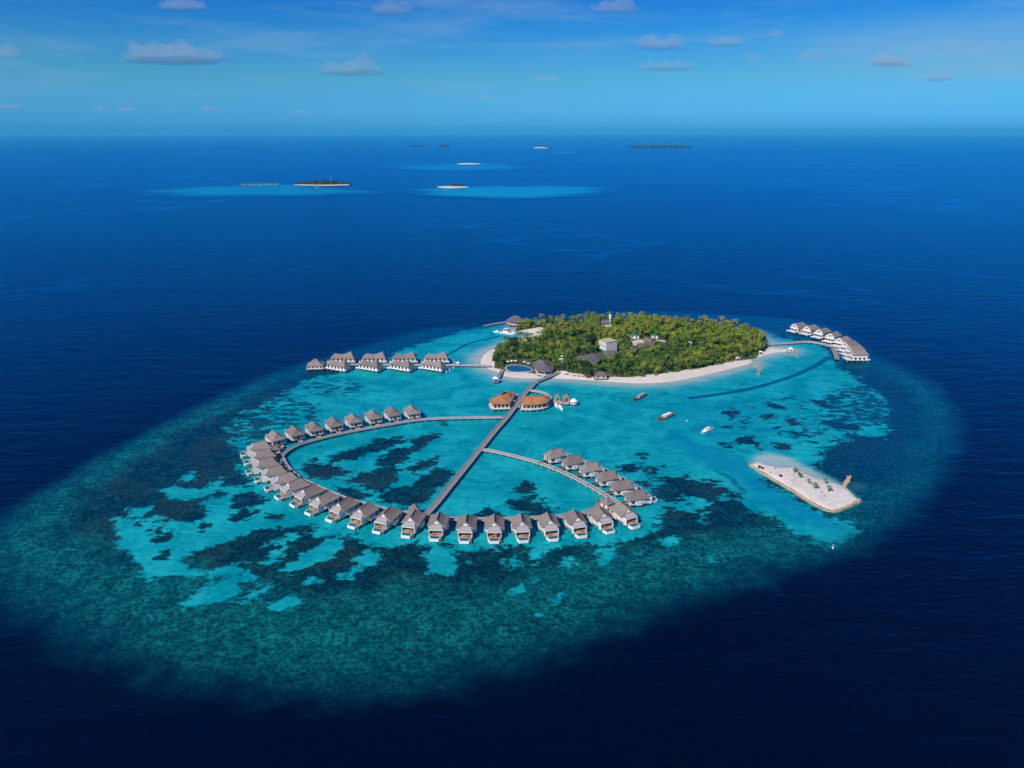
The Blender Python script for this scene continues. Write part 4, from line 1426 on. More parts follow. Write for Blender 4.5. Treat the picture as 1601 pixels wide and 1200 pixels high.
rocks('breakwater', [(1177, 570.5), (1185, 573), (1193, 574)], 2.8, 1.2, 'grey rock breakwater off the right beach, upper arm')
rocks('breakwater', [(1188, 575), (1188.5, 580), (1185, 586)], 2.6, 1.1, 'curved grey rock breakwater pointing towards the camera off the right beach')
rocks('breakwater', [(1238, 551), (1243, 556), (1247, 559)], 2.2, 0.9, 'low rock groyne at the tip of the right sand spit')
rocks('groyne', [(1320, 762), (1323, 756), (1328.5, 746)], 2.0, 1.3, 'tan sandbag groyne sticking out behind the sand islet', 'sand_bag', 'groyne')
rocks('sandbag_wall', [(1172, 727), (1200, 745.5), (1239, 768.5), (1267, 786), (1290, 797.5), (1305, 800), (1324, 794), (1344, 783)], 1.1, 1.35,
      'tan sandbag wall along the near edge of the sand islet', 'sand_bag', 'wall')


# ------------------------------------------------------------------ trees
def palm_mesh(h, seed, spread=3.0, nf=15):
    rr = random.Random(seed)
    tr = MB()
    lean = Vector((rr.uniform(-1, 1), rr.uniform(-1, 1))) * h * 0.12
    prev = Vector((0, 0, -0.4))
    K = 5
    for i in range(1, K + 1):
        t = i / K
        p = Vector((lean.x * t * t, lean.y * t * t, h * t))
        tr.tube(prev, p, 0.22 - 0.02 * i, 6, 0.2 - 0.02 * i)
        prev = p
    top = prev
    cr = MB()
    for k in range(nf):
        a = 2 * math.pi * k / nf + rr.uniform(-0.25, 0.25)
        el = rr.uniform(0.15, 0.95) if k % 3 else rr.uniform(-0.4, 0.2)
        L = spread * rr.uniform(0.85, 1.15)
        d = Vector((math.cos(a), math.sin(a), 0))
        side = Vector((-math.sin(a), math.cos(a), 0))
        pts = []
        ns = 5
        for i in range(ns + 1):
            t = i / ns
            z = math.sin(el) * L * t - 0.95 * L * t * t * (0.55 + 0.3 * math.cos(el))
            pts.append(top + d * (L * t * (math.cos(el * 0.7))) + Vector((0, 0, z)))
        for i in range(ns):
            w0 = 0.62 * math.sin(math.pi * min(1, (i / ns) * 0.85 + 0.12))
            w1 = 0.62 * math.sin(math.pi * min(1, ((i + 1) / ns) * 0.85 + 0.12))
            for s in (-1, 1):
                dr = Vector((0, 0, -0.35))
                for q in (0, 0.5):  # two leaflets per step, gap between
                    A_ = pts[i].lerp(pts[i + 1], q)
                    B_ = pts[i].lerp(pts[i + 1], q + 0.38)
                    cr.add([A_, B_, B_ + side * s * w1 + dr * w1 + d * 0.12, A_ + side * s * w0 + dr * w0 + d * 0.12], [(0, 1, 2, 3)])
    return tr, cr


def tree_mesh(h, rad, seed, n=260, leaf=0.55, lobes=7, flat=0.75):
    rr = random.Random(seed)
    tr = MB()
    tr.tube((0, 0, -0.4), (0.1, 0.1, h * 0.45), 0.32, 7, 0.2)
    L = []
    for k in range(lobes):
        a = rr.uniform(0, 6.283)
        d = rad * rr.uniform(0.15, 0.62)
        L.append((Vector((math.cos(a) * d, math.sin(a) * d, h * rr.uniform(0.55, 0.85))), rad * rr.uniform(0.36, 0.6)))
        tr.tube((0.1, 0.1, h * 0.42), L[-1][0], 0.16, 5, 0.07)
    cr = MB()
    for k in range(n):
        c, r_ = L[rr.randrange(lobes)]
        v = Vector((rr.gauss(0, 1), rr.gauss(0, 1), rr.gauss(0, 1))).normalized() * (r_ * rr.uniform(0.6, 1.08))
        v.z *= flat
        p = c + v
        nrm = (v.normalized() + Vector((rr.uniform(-.6, .6), rr.uniform(-.6, .6), rr.uniform(-.2, .8)))).normalized()
        u = nrm.orthogonal().normalized()
        q = nrm.cross(u)
        s = leaf * rr.uniform(0.6, 1.4)
        cr.add([p - u * s - q * s * .5, p + u * s * .8 - q * s, p + u * s + q * s * .6, p - u * s * .7 + q * s], [(0, 1, 2, 3)])
    return tr, cr


def conifer_mesh(h, rad, seed, n=420):
    rr = random.Random(seed)
    tr = MB().tube((0, 0, -0.4), (0, 0, h * 0.95), 0.3, 6, 0.06)
    cr = MB()
    for k in range(n):
        t = rr.random() ** 0.8
        z = h * (0.15 + 0.85 * t)
        r_ = rad * (1 - t) ** 0.7 * rr.uniform(0.5, 1.1) * (0.8 + 0.2 * math.sin(z * 2.1)) + 0.15
        a = rr.uniform(0, 6.283)
        p = Vector((math.cos(a) * r_, math.sin(a) * r_, z))
        nrm = Vector((math.cos(a), math.sin(a), 0.5)).normalized()
        u = nrm.orthogonal().normalized()
        q = nrm.cross(u)
        s = 0.5 * rr.uniform(0.5, 1.3)
        cr.add([p - u * s, p + q * s, p + u * s, p - q * s], [(0, 1, 2, 3)])
    return tr, cr


def plant(name, parts, leafm):
    r = empty(name)
    parts[0].build('trunk', 'trunk', r)
    parts[1].build('crown', leafm, r)
    return r


palm_parts = [palm_mesh(h, 100 + i, sp) for i, (h, sp) in enumerate([(8.0, 3.1), (7.0, 2.9), (9.2, 3.2), (6.0, 2.9), (7.6, 3.3), (5.2, 2.8)])]
tree_parts = [tree_mesh(h, rd, 200 + i, n) for i, (h, rd, n) in enumerate([(6.5, 3.4, 280), (7.5, 3.9, 330), (5.2, 2.9, 220), (8.2, 3.5, 300)])]
palms = [plant('coconut_palm', p, 'palm_leaf') for p in palm_parts]
trees = [plant('broadleaf_tree', p, 'tree_leaf') for p in tree_parts]

# where nothing may grow: footprints, paths, and the ground just in front of buildings (they stay in view)
CLEAR = []
for q in [[(787, 562), (835, 562), (836, 586), (787, 582)], [(832, 566), (866, 566), (868, 583), (838, 586)], [(890, 557), (942, 553), (944, 572), (930, 580), (905, 572)],
          [(935, 545), (968, 545), (972, 562), (942, 568), (932, 552)], [(924, 583), (953, 583), (953, 592), (924, 592)], [(936, 506), (958, 506), (960, 519), (938, 516)],
          [(982, 529), (1034, 527), (1044, 537), (1044, 545), (1010, 551), (982, 552)], [(1040, 531), (1058, 531), (1060, 538), (1044, 541)], [(1070, 538), (1084, 538), (1084, 545), (1072, 545)],
          [(794, 546), (814, 543), (814, 551), (797, 556)], [(872, 560), (884, 560), (884, 572), (872, 572)], [(880, 503), (890, 503), (890, 512), (880, 512)],
          [(1148, 558), (1158, 558), (1158, 568), (1148, 568)], [(877, 580), (890, 580), (890, 588), (877, 588)]]:
    CLEAR.append([G2(x, y, 1.4) for x, y in q])
land('yard', [G2(x, y, 1.9) for x, y in [(983, 533), (1000, 530), (1040, 531), (1043, 545), (1010, 549.5), (984, 550)]], 0.3, 0.5, 1.5, 'cream_wall', 'pale paved yard round the service building', lift=1.75)
va = np.array(VEG)
cand = []
tries = 0
cell = {}
while tries < 60000 and len(cand) < 1150:
    tries += 1
    p = (random.uniform(va[:, 0].min(), va[:, 0].max()), random.uniform(va[:, 1].min(), va[:, 1].max()))
    if not inside(p, VEG) and not inside(p, SPIT):
        continue
    if any(inside(p, c_) for c_ in CLEAR):
        continue
    k = (int(p[0] // 4), int(p[1] // 4))
    ok = True
    for i in (-1, 0, 1):
        for j in (-1, 0, 1):
            for q in cell.get((k[0] + i, k[1] + j), ()):
                if (q[0] - p[0]) ** 2 + (q[1] - p[1]) ** 2 < 3.9 ** 2:
                    ok = False
    if not ok:
        continue
    cell.setdefault(k, []).append(p)
    cand.append(p)
print('trees', len(cand), 'tries', tries)
va_s = np.array(cand)
dedge = sdf(va_s, VEG)
cand2 = []
for p, de in zip(cand, dedge):
    # palms line the beaches; broad crowns fill the middle in clumps
    nz = math.sin(p[0] * 0.045 + 1.3) * math.cos(p[1] * 0.05 - 0.4) + 0.6 * math.sin(p[0] * 0.11 + p[1] * 0.07)
    pp = 0.72 if de < 16 else (0.30 if nz > 0 else 0.62)
    kind = 'palm' if random.random() < pp else 'tree'
    cand2.append((math.hypot(p[0], p[1]), p, kind))
cand2.sort()
cnt = {'palm': 0, 'tree': 0}
LIM = {'palm': 285, 'tree': 285}
restP, restT = MB(), MB()
firsts = {}
for d, p, kind in cand2:
    src = palms if kind == 'palm' else trees
    i = random.randrange(len(src))
    sc = random.uniform(0.72, 1.32)
    rz = random.uniform(0, 6.283)
    if cnt[kind] < LIM[kind]:
        cnt[kind] += 1
        o = src[i] if (kind, i) not in firsts else copy_tree(src[i])
        firsts[(kind, i)] = 1
        o.location = (p[0], p[1], 1.4)
        o.rotation_euler = (0, 0, rz)
        o.scale = (sc, sc, sc * random.uniform(0.75, 1.05))
        if kind == 'palm':
            tag(o, 'coconut palm with feathery yellow green fronds in the island forest', 'palm tree', 'coconut palms of the island forest')
        else:
            tag(o, 'round leafy green tree in the island forest', 'tree', 'leafy trees of the island forest')
    else:
        pr = (palm_parts if kind == 'palm' else tree_parts)[i][1]
        tgt = restP if kind == 'palm' else restT
        ca, sa = math.cos(rz) * sc, math.sin(rz) * sc
        tgt.add([(p[0] + x * ca - y * sa, p[1] + x * sa + y * ca, 1.4 + z * sc) for x, y, z in pr.v], pr.f)
for nm, rest, mm, lb in (('palm_grove', restP, 'palm_leaf', 'palm crowns massed towards the far shore of the island'), ('woodland', restT, 'tree_leaf', 'leafy crowns massed towards the far shore of the island')):
    if rest.v:
        o = rest.build(nm, mm)
        tag(o, lb, 'woodland', kind='stuff')
# undergrowth
ug = MB()
n = 0
while n < 22000:
    p = (random.uniform(va[:, 0].min(), va[:, 0].max()), random.uniform(va[:, 1].min(), va[:, 1].max()))
    if not (inside(p, VEG) or inside(p, SPIT)) or any(inside(p, c_) for c_ in CLEAR):
        continue
    n += 1
    z = 1.6 + random.random() ** 1.3 * 3.2
    nrm = Vector((random.uniform(-1, 1), random.uniform(-1, 1), random.uniform(0.3, 1))).normalized()
    u = nrm.orthogonal().normalized()
    q = nrm.cross(u)
    s = random.uniform(0.35, 0.95)
    c = Vector((p[0], p[1], z))
    ug.add([c - u * s - q * s * .6, c + u * s - q * s * .8, c + u * s * .7 + q * s, c - u * s * .8 + q * s * .7], [(0, 1, 2, 3)])
edge = resample(VEG + [VEG[0]], 4.0)
for e in edge:
    if random.random() < 0.62 and not any(inside((e.x, e.y - 3), c_) for c_ in CLEAR):
        cx_, cy_, rr_ = e.x + random.uniform(-2, 2), e.y + random.uniform(-2.2, 1.0), random.uniform(0.8, 2.2)
        for _ in range(26):
            c = Vector((cx_ + random.gauss(0, rr_ * .5), cy_ + random.gauss(0, rr_ * .5), 1.2 + random.random() * rr_))
            nrm = Vector((random.uniform(-1, 1), random.uniform(-1, 1), random.uniform(0.3, 1))).normalized()
            u = nrm.orthogonal().normalized()
            q = nrm.cross(u)
            s = random.uniform(0.3, 0.65)
            ug.add([c - u * s - q * s * .6, c + u * s - q * s * .8, c + u * s * .7 + q * s, c - u * s * .8 + q * s * .7], [(0, 1, 2, 3)])
o = ug.build('undergrowth', 'tree_leaf')
tag(o, 'low green undergrowth between the island trees', 'undergrowth', kind='stuff')


def one_tree(name, parts, leafm, px, py, label, cat, z=1.4, group=None, sc=1.0):
    o = plant(name, parts, leafm)
    c = G(px, py, z)
    o.location = (c.x, c.y, z)
    o.scale = (sc, sc, sc)
    tag(o, label, cat, group)
    return o


one_tree('casuarina', conifer_mesh(17, 3.4, 5), 'dark_leaf', 855, 515, 'tall dark pointed tree at the left back of the island', 'tree')
one_tree('casuarina', conifer_mesh(12, 3.0, 6), 'dark_leaf', 863, 519, 'shorter dark pointed tree just right of the tallest one', 'tree')
one_tree('lime_tree', tree_mesh(8.5, 3.6, 31, 380), 'lime_leaf', 1085, 526, 'bright lime green round tree towards the back of the forest', 'tree')
one_tree('banyan_tree', tree_mesh(12, 6.2, 32, 900, 0.6, 12), 'dark_leaf', 922, 543, 'big dark spreading tree left of the white block', 'tree')
one_tree('banyan_tree', tree_mesh(10, 5.0, 33, 700, 0.6, 10), 'dark_leaf', 910, 531, 'dark spreading tree further back left of the white block', 'tree')
one_tree('banyan_tree', tree_mesh(8, 4.6, 36, 600, 0.55, 10), 'dark_leaf', 916, 581, 'dark green tree behind the beach in front of the slate hall', 'tree')
one_tree('grey_tree', tree_mesh(6.5, 4.2, 34, 500, 0.45, 9), 'grey_leaf', 1165, 547, 'greyish bare looking tree near the right end of the forest', 'tree')
one_tree('grey_tree', tree_mesh(6.5, 3.8, 35, 450, 0.45, 9), 'grey_leaf', 1150, 549, 'greyish bare looking tree left of the other grey one', 'tree')
for k, (x, y, h, lb) in enumerate([(1159, 527, 12, 'left of three lone tall palms above the forest at the right'), (1168, 529, 13, 'middle of three lone tall palms above the forest at the right'),
                                   (1177, 531, 12, 'right of three lone tall palms above the forest at the right'), (1012, 512, 14, 'lone tall palm sticking out above the forest back edge'),
                                   (920, 507, 14, 'tall palm at the back left of the water tower'), (932, 508, 13, 'tall palm just left of the water tower'),
                                   (966, 508, 13, 'tall palm just right of the water tower'), (844, 517, 11, 'lone thin palm on the left spit')]):
    one_tree('tall_palm', palm_mesh(h, 300 + k, 2.9, 14), 'palm_leaf', x, y, lb, 'palm tree', group='tall palms above the forest')
for k, (x, y, h, lb) in enumerate([(1243, 738, 2.6, 'young palm, far left of the islet palms'), (1251, 747, 2.4, 'second young palm on the sand islet beside two posts'), (1275, 765, 3.6, 'young palm in the middle of the sand islet'),
                                   (1291, 757, 3.4, 'young palm at the back right of the sand islet'), (1295, 769, 3.8, 'young palm furthest right on the sand islet'), (1263, 757, 3.2, 'slim young palm left of the islet middle')]):
    one_tree('young_palm', palm_mesh(h, 340 + k, 1.7 if k != 5 else 0.9, 9), 'palm_leaf', x, y, lb, 'palm tree', z=1.2, group='young palms on the sand islet', sc=1.05)
for k, (x, y, lb) in enumerate([(1187, 731, 'small dark bush near the left tip of the sand islet'), (1220.5, 745, 'small dark bush in the left half of the sand islet'), (1192, 733, 'tiny bush beside the leftmost bush of the islet'),
                                (1249, 742, 'low bush behind the young palms of the sand islet')]):
    one_tree('bush', tree_mesh(1.3, 0.9 if k != 1 else 1.2, 400 + k, 90, 0.22, 4), 'dark_leaf', x, y, lb, 'bush', z=1.3, group='bushes on the sand islet')


# props and sticks left on the islet
for k, (x, y) in enumerate([(1262, 748), (1261, 753), (1265, 751), (1269, 757), (1241, 739), (1250, 733), (1299, 764), (1302, 768), (1284, 771), (1309, 762), (1231, 737), (1212, 733), (1205, 739), (1288, 777)]):
    c = G(x, y, 1.5)
    o = MB().tube((0, 0, -0.3), (0.3, 0.1, 1.5 + 0.5 * (k % 3)), 0.13, 6, 0.09).build('stake', 'trunk')
    o.location = (c.x, c.y, 1.4)
    o.rotation_euler = (0, 0, k * 1.3)
    tag(o, 'thin brown wooden stake standing in the sand of the islet', 'stake', 'stakes on the sand islet')


# yellow-green plants by the gatehouses
for k, (x, y, lb) in enumerate([(440, 705, 'yellow green plant beside the gatehouse on the left bend'), (935, 786, 'yellow green plant beside the gatehouse on the right')]):
    one_tree('potted_plant', tree_mesh(2.2, 1.0, 420 + k, 120, 0.25, 4), 'lime_leaf', x, y, lb, 'plant', z=1.6)


# ------------------------------------------------------------------ boats
def hull_mb(L, B, h, sheer=0.5, nose=1.0):
    """bow towards +y"""
    mb = MB()
    n = 12
    v = []
    for i in range(n + 1):
        t = i / n
        y = -L / 2 + L * t
        w_ = B / 2 * (0.78 + 0.22 * math.sin(min(1, t / 0.45) * math.pi / 2)) if t < 0.45 else B / 2 * max(0.02, (1 - ((t - 0.45) / 0.55) ** 2.2) ** nose)
        z = h + sheer * max(0, (t - 0.5) / 0.5) ** 2 + 0.25 * sheer * max(0, (0.2 - t) / 0.2)
        v += [(-w_, y, z), (-w_ * 0.75, y * 0.97, -0.35), (w_ * 0.75, y * 0.97, -0.35), (w_, y, z), (w_ * 0.86, y, z - 0.22), (-w_ * 0.86, y, z - 0.22)]
    f = []
    for i in range(n):
        o_ = i * 6
        for k in range(6):
            f.append((o_ + k, o_ + (k + 1) % 6, o_ + 6 + (k + 1) % 6, o_ + 6 + k))
    f += [(0, 1, 2, 3, 4, 5), tuple(n * 6 + k for k in (5, 4, 3, 2, 1, 0))]
    mb.add(v, f)
    return mb


def dhoni(stern, bow, label, hullm, roofm, B=3.6):
    a, b = G(*stern), G(*bow)
    L = (b - a).length
    c = (a + b) / 2
    d = b - a
    r = empty('dhoni', (c.x, c.y, 0), math.atan2(d.y, d.x) - math.pi / 2)
    tag(r, label, 'boat')
    hull_mb(L, B, 1.25, 1.2).build('hull', hullm, r)
    MB().box(-B * 0.36, B * 0.36, -L * 0.38, L * 0.28, 0.9, 1.12).build('deck', 'cream_wall', r)
    MB().box(-B * 0.33, B * 0.33, -L * 0.30, L * 0.12, 1.12, 2.1).build('cabin', 'white_boards', r)
    for k in range(4):
        y = -L * 0.26 + k * L * 0.10
        for s in (-1, 1):
            MB().box(min(s * B * 0.33, s * (B * 0.33 + 0.04)), max(s * B * 0.33, s * (B * 0.33 + 0.04)), y - 0.5, y + 0.5, 1.3, 1.95).build('window', 'glass_dark', r)
    MB().prism([(-B * 0.34, -L * 0.34), (B * 0.34, -L * 0.34), (B * 0.35, L * 0.05), (B * 0.2, L * 0.18), (-B * 0.2, L * 0.18), (-B * 0.35, L * 0.05)], 2.3, 2.5).build('canopy', roofm, r)
    for s in (-1, 1):
        for y in (-L * 0.34, L * 0.15):
            MB().cyl(s * B * 0.25, y, 0.9, 2.3, 0.06, n=6).build('post', 'white_paint', r)
    MB().tube((0, L * 0.47, 1.6), (0, L * 0.52, 2.6), 0.12).build('stem_post', hullm, r)
    return r


dhoni((1010, 617), (990, 627.5), 'reddish brown wooden boat with grey canopy, nearest the beach', 'red_paint', 'lattice', 3.4)
dhoni((1052, 648), (1028.5, 658), 'red hulled wooden boat with a long white canopy in the lagoon', 'red_paint', 'white_paint', 4.4)


def speedboat(stern, bow, label, B=3.0, name='speedboat'):
    a, b = G(*stern), G(*bow)
    L = (b - a).length
    c = (a + b) / 2
    d = b - a
    r = empty(name, (c.x, c.y, 0), math.atan2(d.y, d.x) - math.pi / 2)
    tag(r, label, 'boat')
    hull_mb(L, B, 0.85, 0.5).build('hull', 'white_paint', r)
    MB().box(-B * 0.38, B * 0.38, -L * 0.42, L * 0.2, 0.64, 0.8).build('deck', 'white_boards', r)
    cb = MB()
    cb.add([(-B * .34, -L * .2, .8), (B * .34, -L * .2, .8), (B * .24, L * .25, .8), (-B * .24, L * .25, .8), (-B * .3, -L * .2, 2.0), (B * .3, -L * .2, 2.0), (B * .22, L * .08, 2.0), (-B * .22, L * .08, 2.0)],
           [(0, 3, 2, 1), (4, 5, 6, 7), (0, 1, 5, 4), (1, 2, 6, 5), (2, 3, 7, 6), (3, 0, 4, 7)])
    cb.build('cabin', 'white_paint', r)
    MB().box(-B * 0.31, B * 0.31, -L * 0.24, -L * 0.20, 1.2, 1.9).build('window', 'glass_dark', r)
    MB().box(-B * 0.3, B * 0.3, -L * 0.40, -L * 0.27, 0.8, 1.25).build('seat', 'red_cloth', r)
    MB().box(-0.3, 0.3, -L * 0.5 - 0.5, -L * 0.5 + 0.1, 0.2, 1.3).build('outboard_motor', 'glass_dark', r)
    return r


speedboat((1113, 668.5), (1096, 678.5), 'white speedboat with red seats alone in the lagoon', 3.8)
speedboat((867, 631), (872, 638), 'small white boat moored left at the restaurant deck', 2.2)
speedboat((872, 633), (880, 642.5), 'small white boat moored right at the restaurant deck', 2.4)
speedboat((783, 519.5), (771, 519), 'small blue and white boat moored in front of the catamaran', 3.2, 'launch')
# catamaran
a, b = G(783, 519.5), G(804, 522)
c = (a + b) / 2
d = b - a
L = d.length
r = empty('catamaran', (c.x, c.y, 0), math.atan2(d.y, d.x) - math.pi / 2)
tag(r, 'large white catamaran with orange seats moored at the arrival pier', 'boat')
for s in (-1, 1):
    h_ = hull_mb(L, 1.8, 1.4, 0.4)
    h_.v = [(x + s * 2.6, y, z) for x, y, z in h_.v]
    h_.build('hull', 'white_paint', r)
MB().box(-2.9, 2.9, -L * 0.42, L * 0.25, 1.1, 1.5).build('deck', 'white_boards', r)
MB().box(-2.3, 2.3, -L * 0.28, L * 0.12, 1.5, 3.0).build('cabin', 'white_paint', r)
MB().box(-2.35, 2.35, L * 0.12, L * 0.13, 2.0, 2.8).build('window', 'glass_dark', r)
MB().box(-2.4, 2.4, -L * 0.40, -L * 0.29, 1.5, 2.3).build('seat', 'orange_cloth', r)
MB().box(-2.4, 2.4, -L * 0.2, L * 0.02, 3.0, 3.5).build('upper_seat', 'orange_cloth', r)
MB().box(-2.5, 2.5, -L * 0.24, L * 0.06, 4.7, 4.85).build('canopy', 'white_paint', r)
for s in (-1, 1):
    for y in (-L * 0.22, L * 0.04):
        MB().cyl(s * 2.3, y, 3.0, 4.7, 0.07, n=6).build('post', 'white_paint', r)
# buoys
for x, y, hh, lb in ((1302, 857, 2.3, 'slim white channel marker at the reef edge below the sand islet'), (1074, 658, 0.9, 'small pale buoy between the red boat and the speedboat')):
    c = G(x, y)
    r = empty('buoy', (c.x, c.y, 0))
    tag(r, lb, 'buoy')
    MB().cyl(0, 0, -0.3, 0.5, 0.45, 0.4, n=10).build('float', 'white_paint', r)
    MB().cyl(0, 0, 0.5, hh, 0.16, 0.12, n=8).build('mast', 'white_paint', r)


# ------------------------------------------------------------------ far islands
def leafmass(name, px0, px1, py, depth, h, n, label, seed, leaf=2.4, m='far_leaf'):
    rr = random.Random(seed)
    a, b = G(px0, py), G(px1, py)
    mb = MB()
    for k in range(n):
        t = rr.random()
        v = rr.uniform(-1, 1)
        env = (1 - abs(2 * t - 1) ** 2.6) * (1 - v * v * 0.7)
        z = h * (0.15 + 0.85 * rr.random() ** 0.7) * env * (0.8 + 0.2 * math.sin(t * 37 + v * 3))
        p = a.lerp(b, t) + Vector((0, v * depth * (1 - abs(2 * t - 1) ** 2), z + 0.8))
        nrm = Vector((rr.uniform(-1, 1), rr.uniform(-1, 0.3), rr.uniform(0, 1))).normalized()
        u = nrm.orthogonal().normalized()
        q = nrm.cross(u)
        s = leaf * rr.uniform(0.6, 1.4)
        mb.add([p - u * s - q * s * .6, p + u * s - q * s * .8, p + u * s * .7 + q * s, p - u * s * .8 + q * s * .7], [(0, 1, 2, 3)])
    o = mb.build(name, m)
    tag(o, label, 'woodland', kind='stuff')


def sandbar(px0, px1, py, ry, hgt, label, mm='sand'):
    c = Vector(G2((px0 + px1) / 2, py))
    a = (Vector(G2(px1, py)) - Vector(G2(px0, py))) / 2
    b = (Vector(G2(px0, py - ry)) - Vector(G2(px0, py + ry))) / 2
    b = Vector((0, b.length))
    v, f = [(c.x, c.y, hgt)], []
    for i, (r_, z) in enumerate(((0.4, hgt * 0.9), (0.75, hgt * 0.6), (1.0, -0.2))):
        for k in range(28):
            th = 2 * math.pi * k / 28
            w_ = 1 + 0.08 * math.sin(3 * th + px0)
            q = c + a * (r_ * w_ * math.cos(th)) + b * (r_ * w_ * math.sin(th))
            v.append((q.x, q.y, z))
    for k in range(28):
        f.append((0, 1 + k, 1 + (k + 1) % 28))
        for i in range(2):
            o_ = 1 + i * 28
            f.append((o_ + k, o_ + 28 + k, o_ + 28 + (k + 1) % 28, o_ + (k + 1) % 28))
    o = MB().add(v, f).build('sand_island', mm, smooth=True)
    tag(o, label, kind='structure')


sandbar(457, 552, 288.6, 1.5, 1.6, 'sand shore of the wooded island beyond the lagoon on the left')
leafmass('forest', 463, 549, 287.6, 52, 15, 2600, 'dark forest covering the far island on the left', 51)
sandbar(679, 735, 292.2, 1.9, 1.6, 'bright sand of the tiny far island in the middle')
leafmass('forest', 703, 728, 290.6, 26, 9, 500, 'dark trees on the tiny sandy far island', 52, 1.8)
sandbar(712, 752, 256.0, 0.6, 5.0, 'thin white sandbar on the far middle reef')
sandbar(834, 858, 230.9, 0.35, 12, 'distant sandbar near the horizon')
leafmass('forest', 840, 862, 230.0, 60, 14, 90, 'faint trees on the distant sandbar near the horizon', 53, 9)
leafmass('forest', 982, 1082, 230.6, 200, 24, 800, 'long dark distant island near the horizon, right of centre', 54, 14)
leafmass('forest', 686, 704, 228.6, 80, 16, 120, 'small distant island near the horizon, left of centre', 55, 12)
leafmass('forest', 640, 664, 228.6, 80, 12, 90, 'very faint distant island near the horizon', 56, 12)
c = G(518, 287, 0)
r = empty('radio_mast', (c.x, c.y, 0))
tag(r, 'thin radio mast above the far wooded island', 'mast')
MB().cyl(0, 0, 0, 27, 0.9, 0.5, n=6).build('lattice_tower', 'grey_metal', r)
MB().cyl(0, 0, 27, 32, 0.3, 0.2, n=6).build('antenna', 'white_paint', r)
c1, c2 = G(493, 292.8), G(500, 292.2)
r = speedboat((500, 292.4), (493, 293.0), 'white boat off the shore of the far wooded island', 7.0, 'ferry')


def mini():
    r = empty('far_bungalow')
    MB().box(-3.4, 3.4, -3, 3, 1.5, 4.4).build('wall', 'rail_wood', r)
    MB().hip([(-4.4, -4), (4.4, -4), (4.4, 4), (-4.4, 4)], [(-1, 0), (1, 0)], 4.4, 8.5, 0.1).build('roof', 'slate', r)
    for x in (-3, 3):
        MB().cyl(x, -2.5, -1, 1.5, 0.3, n=5).build('stilt', 'pile', r)
    return r


m0 = mini()
for k in range(12):
    o = m0 if k == 0 else copy_tree(m0)
    c = G(380 + k * 4.9, 289.6 - 0.05 * k)
    o.location = (c.x, c.y, 0)
    tag(o, 'tiny dark roofed bungalow in the row left of the far wooded island', 'bungalow', 'row of far bungalows')


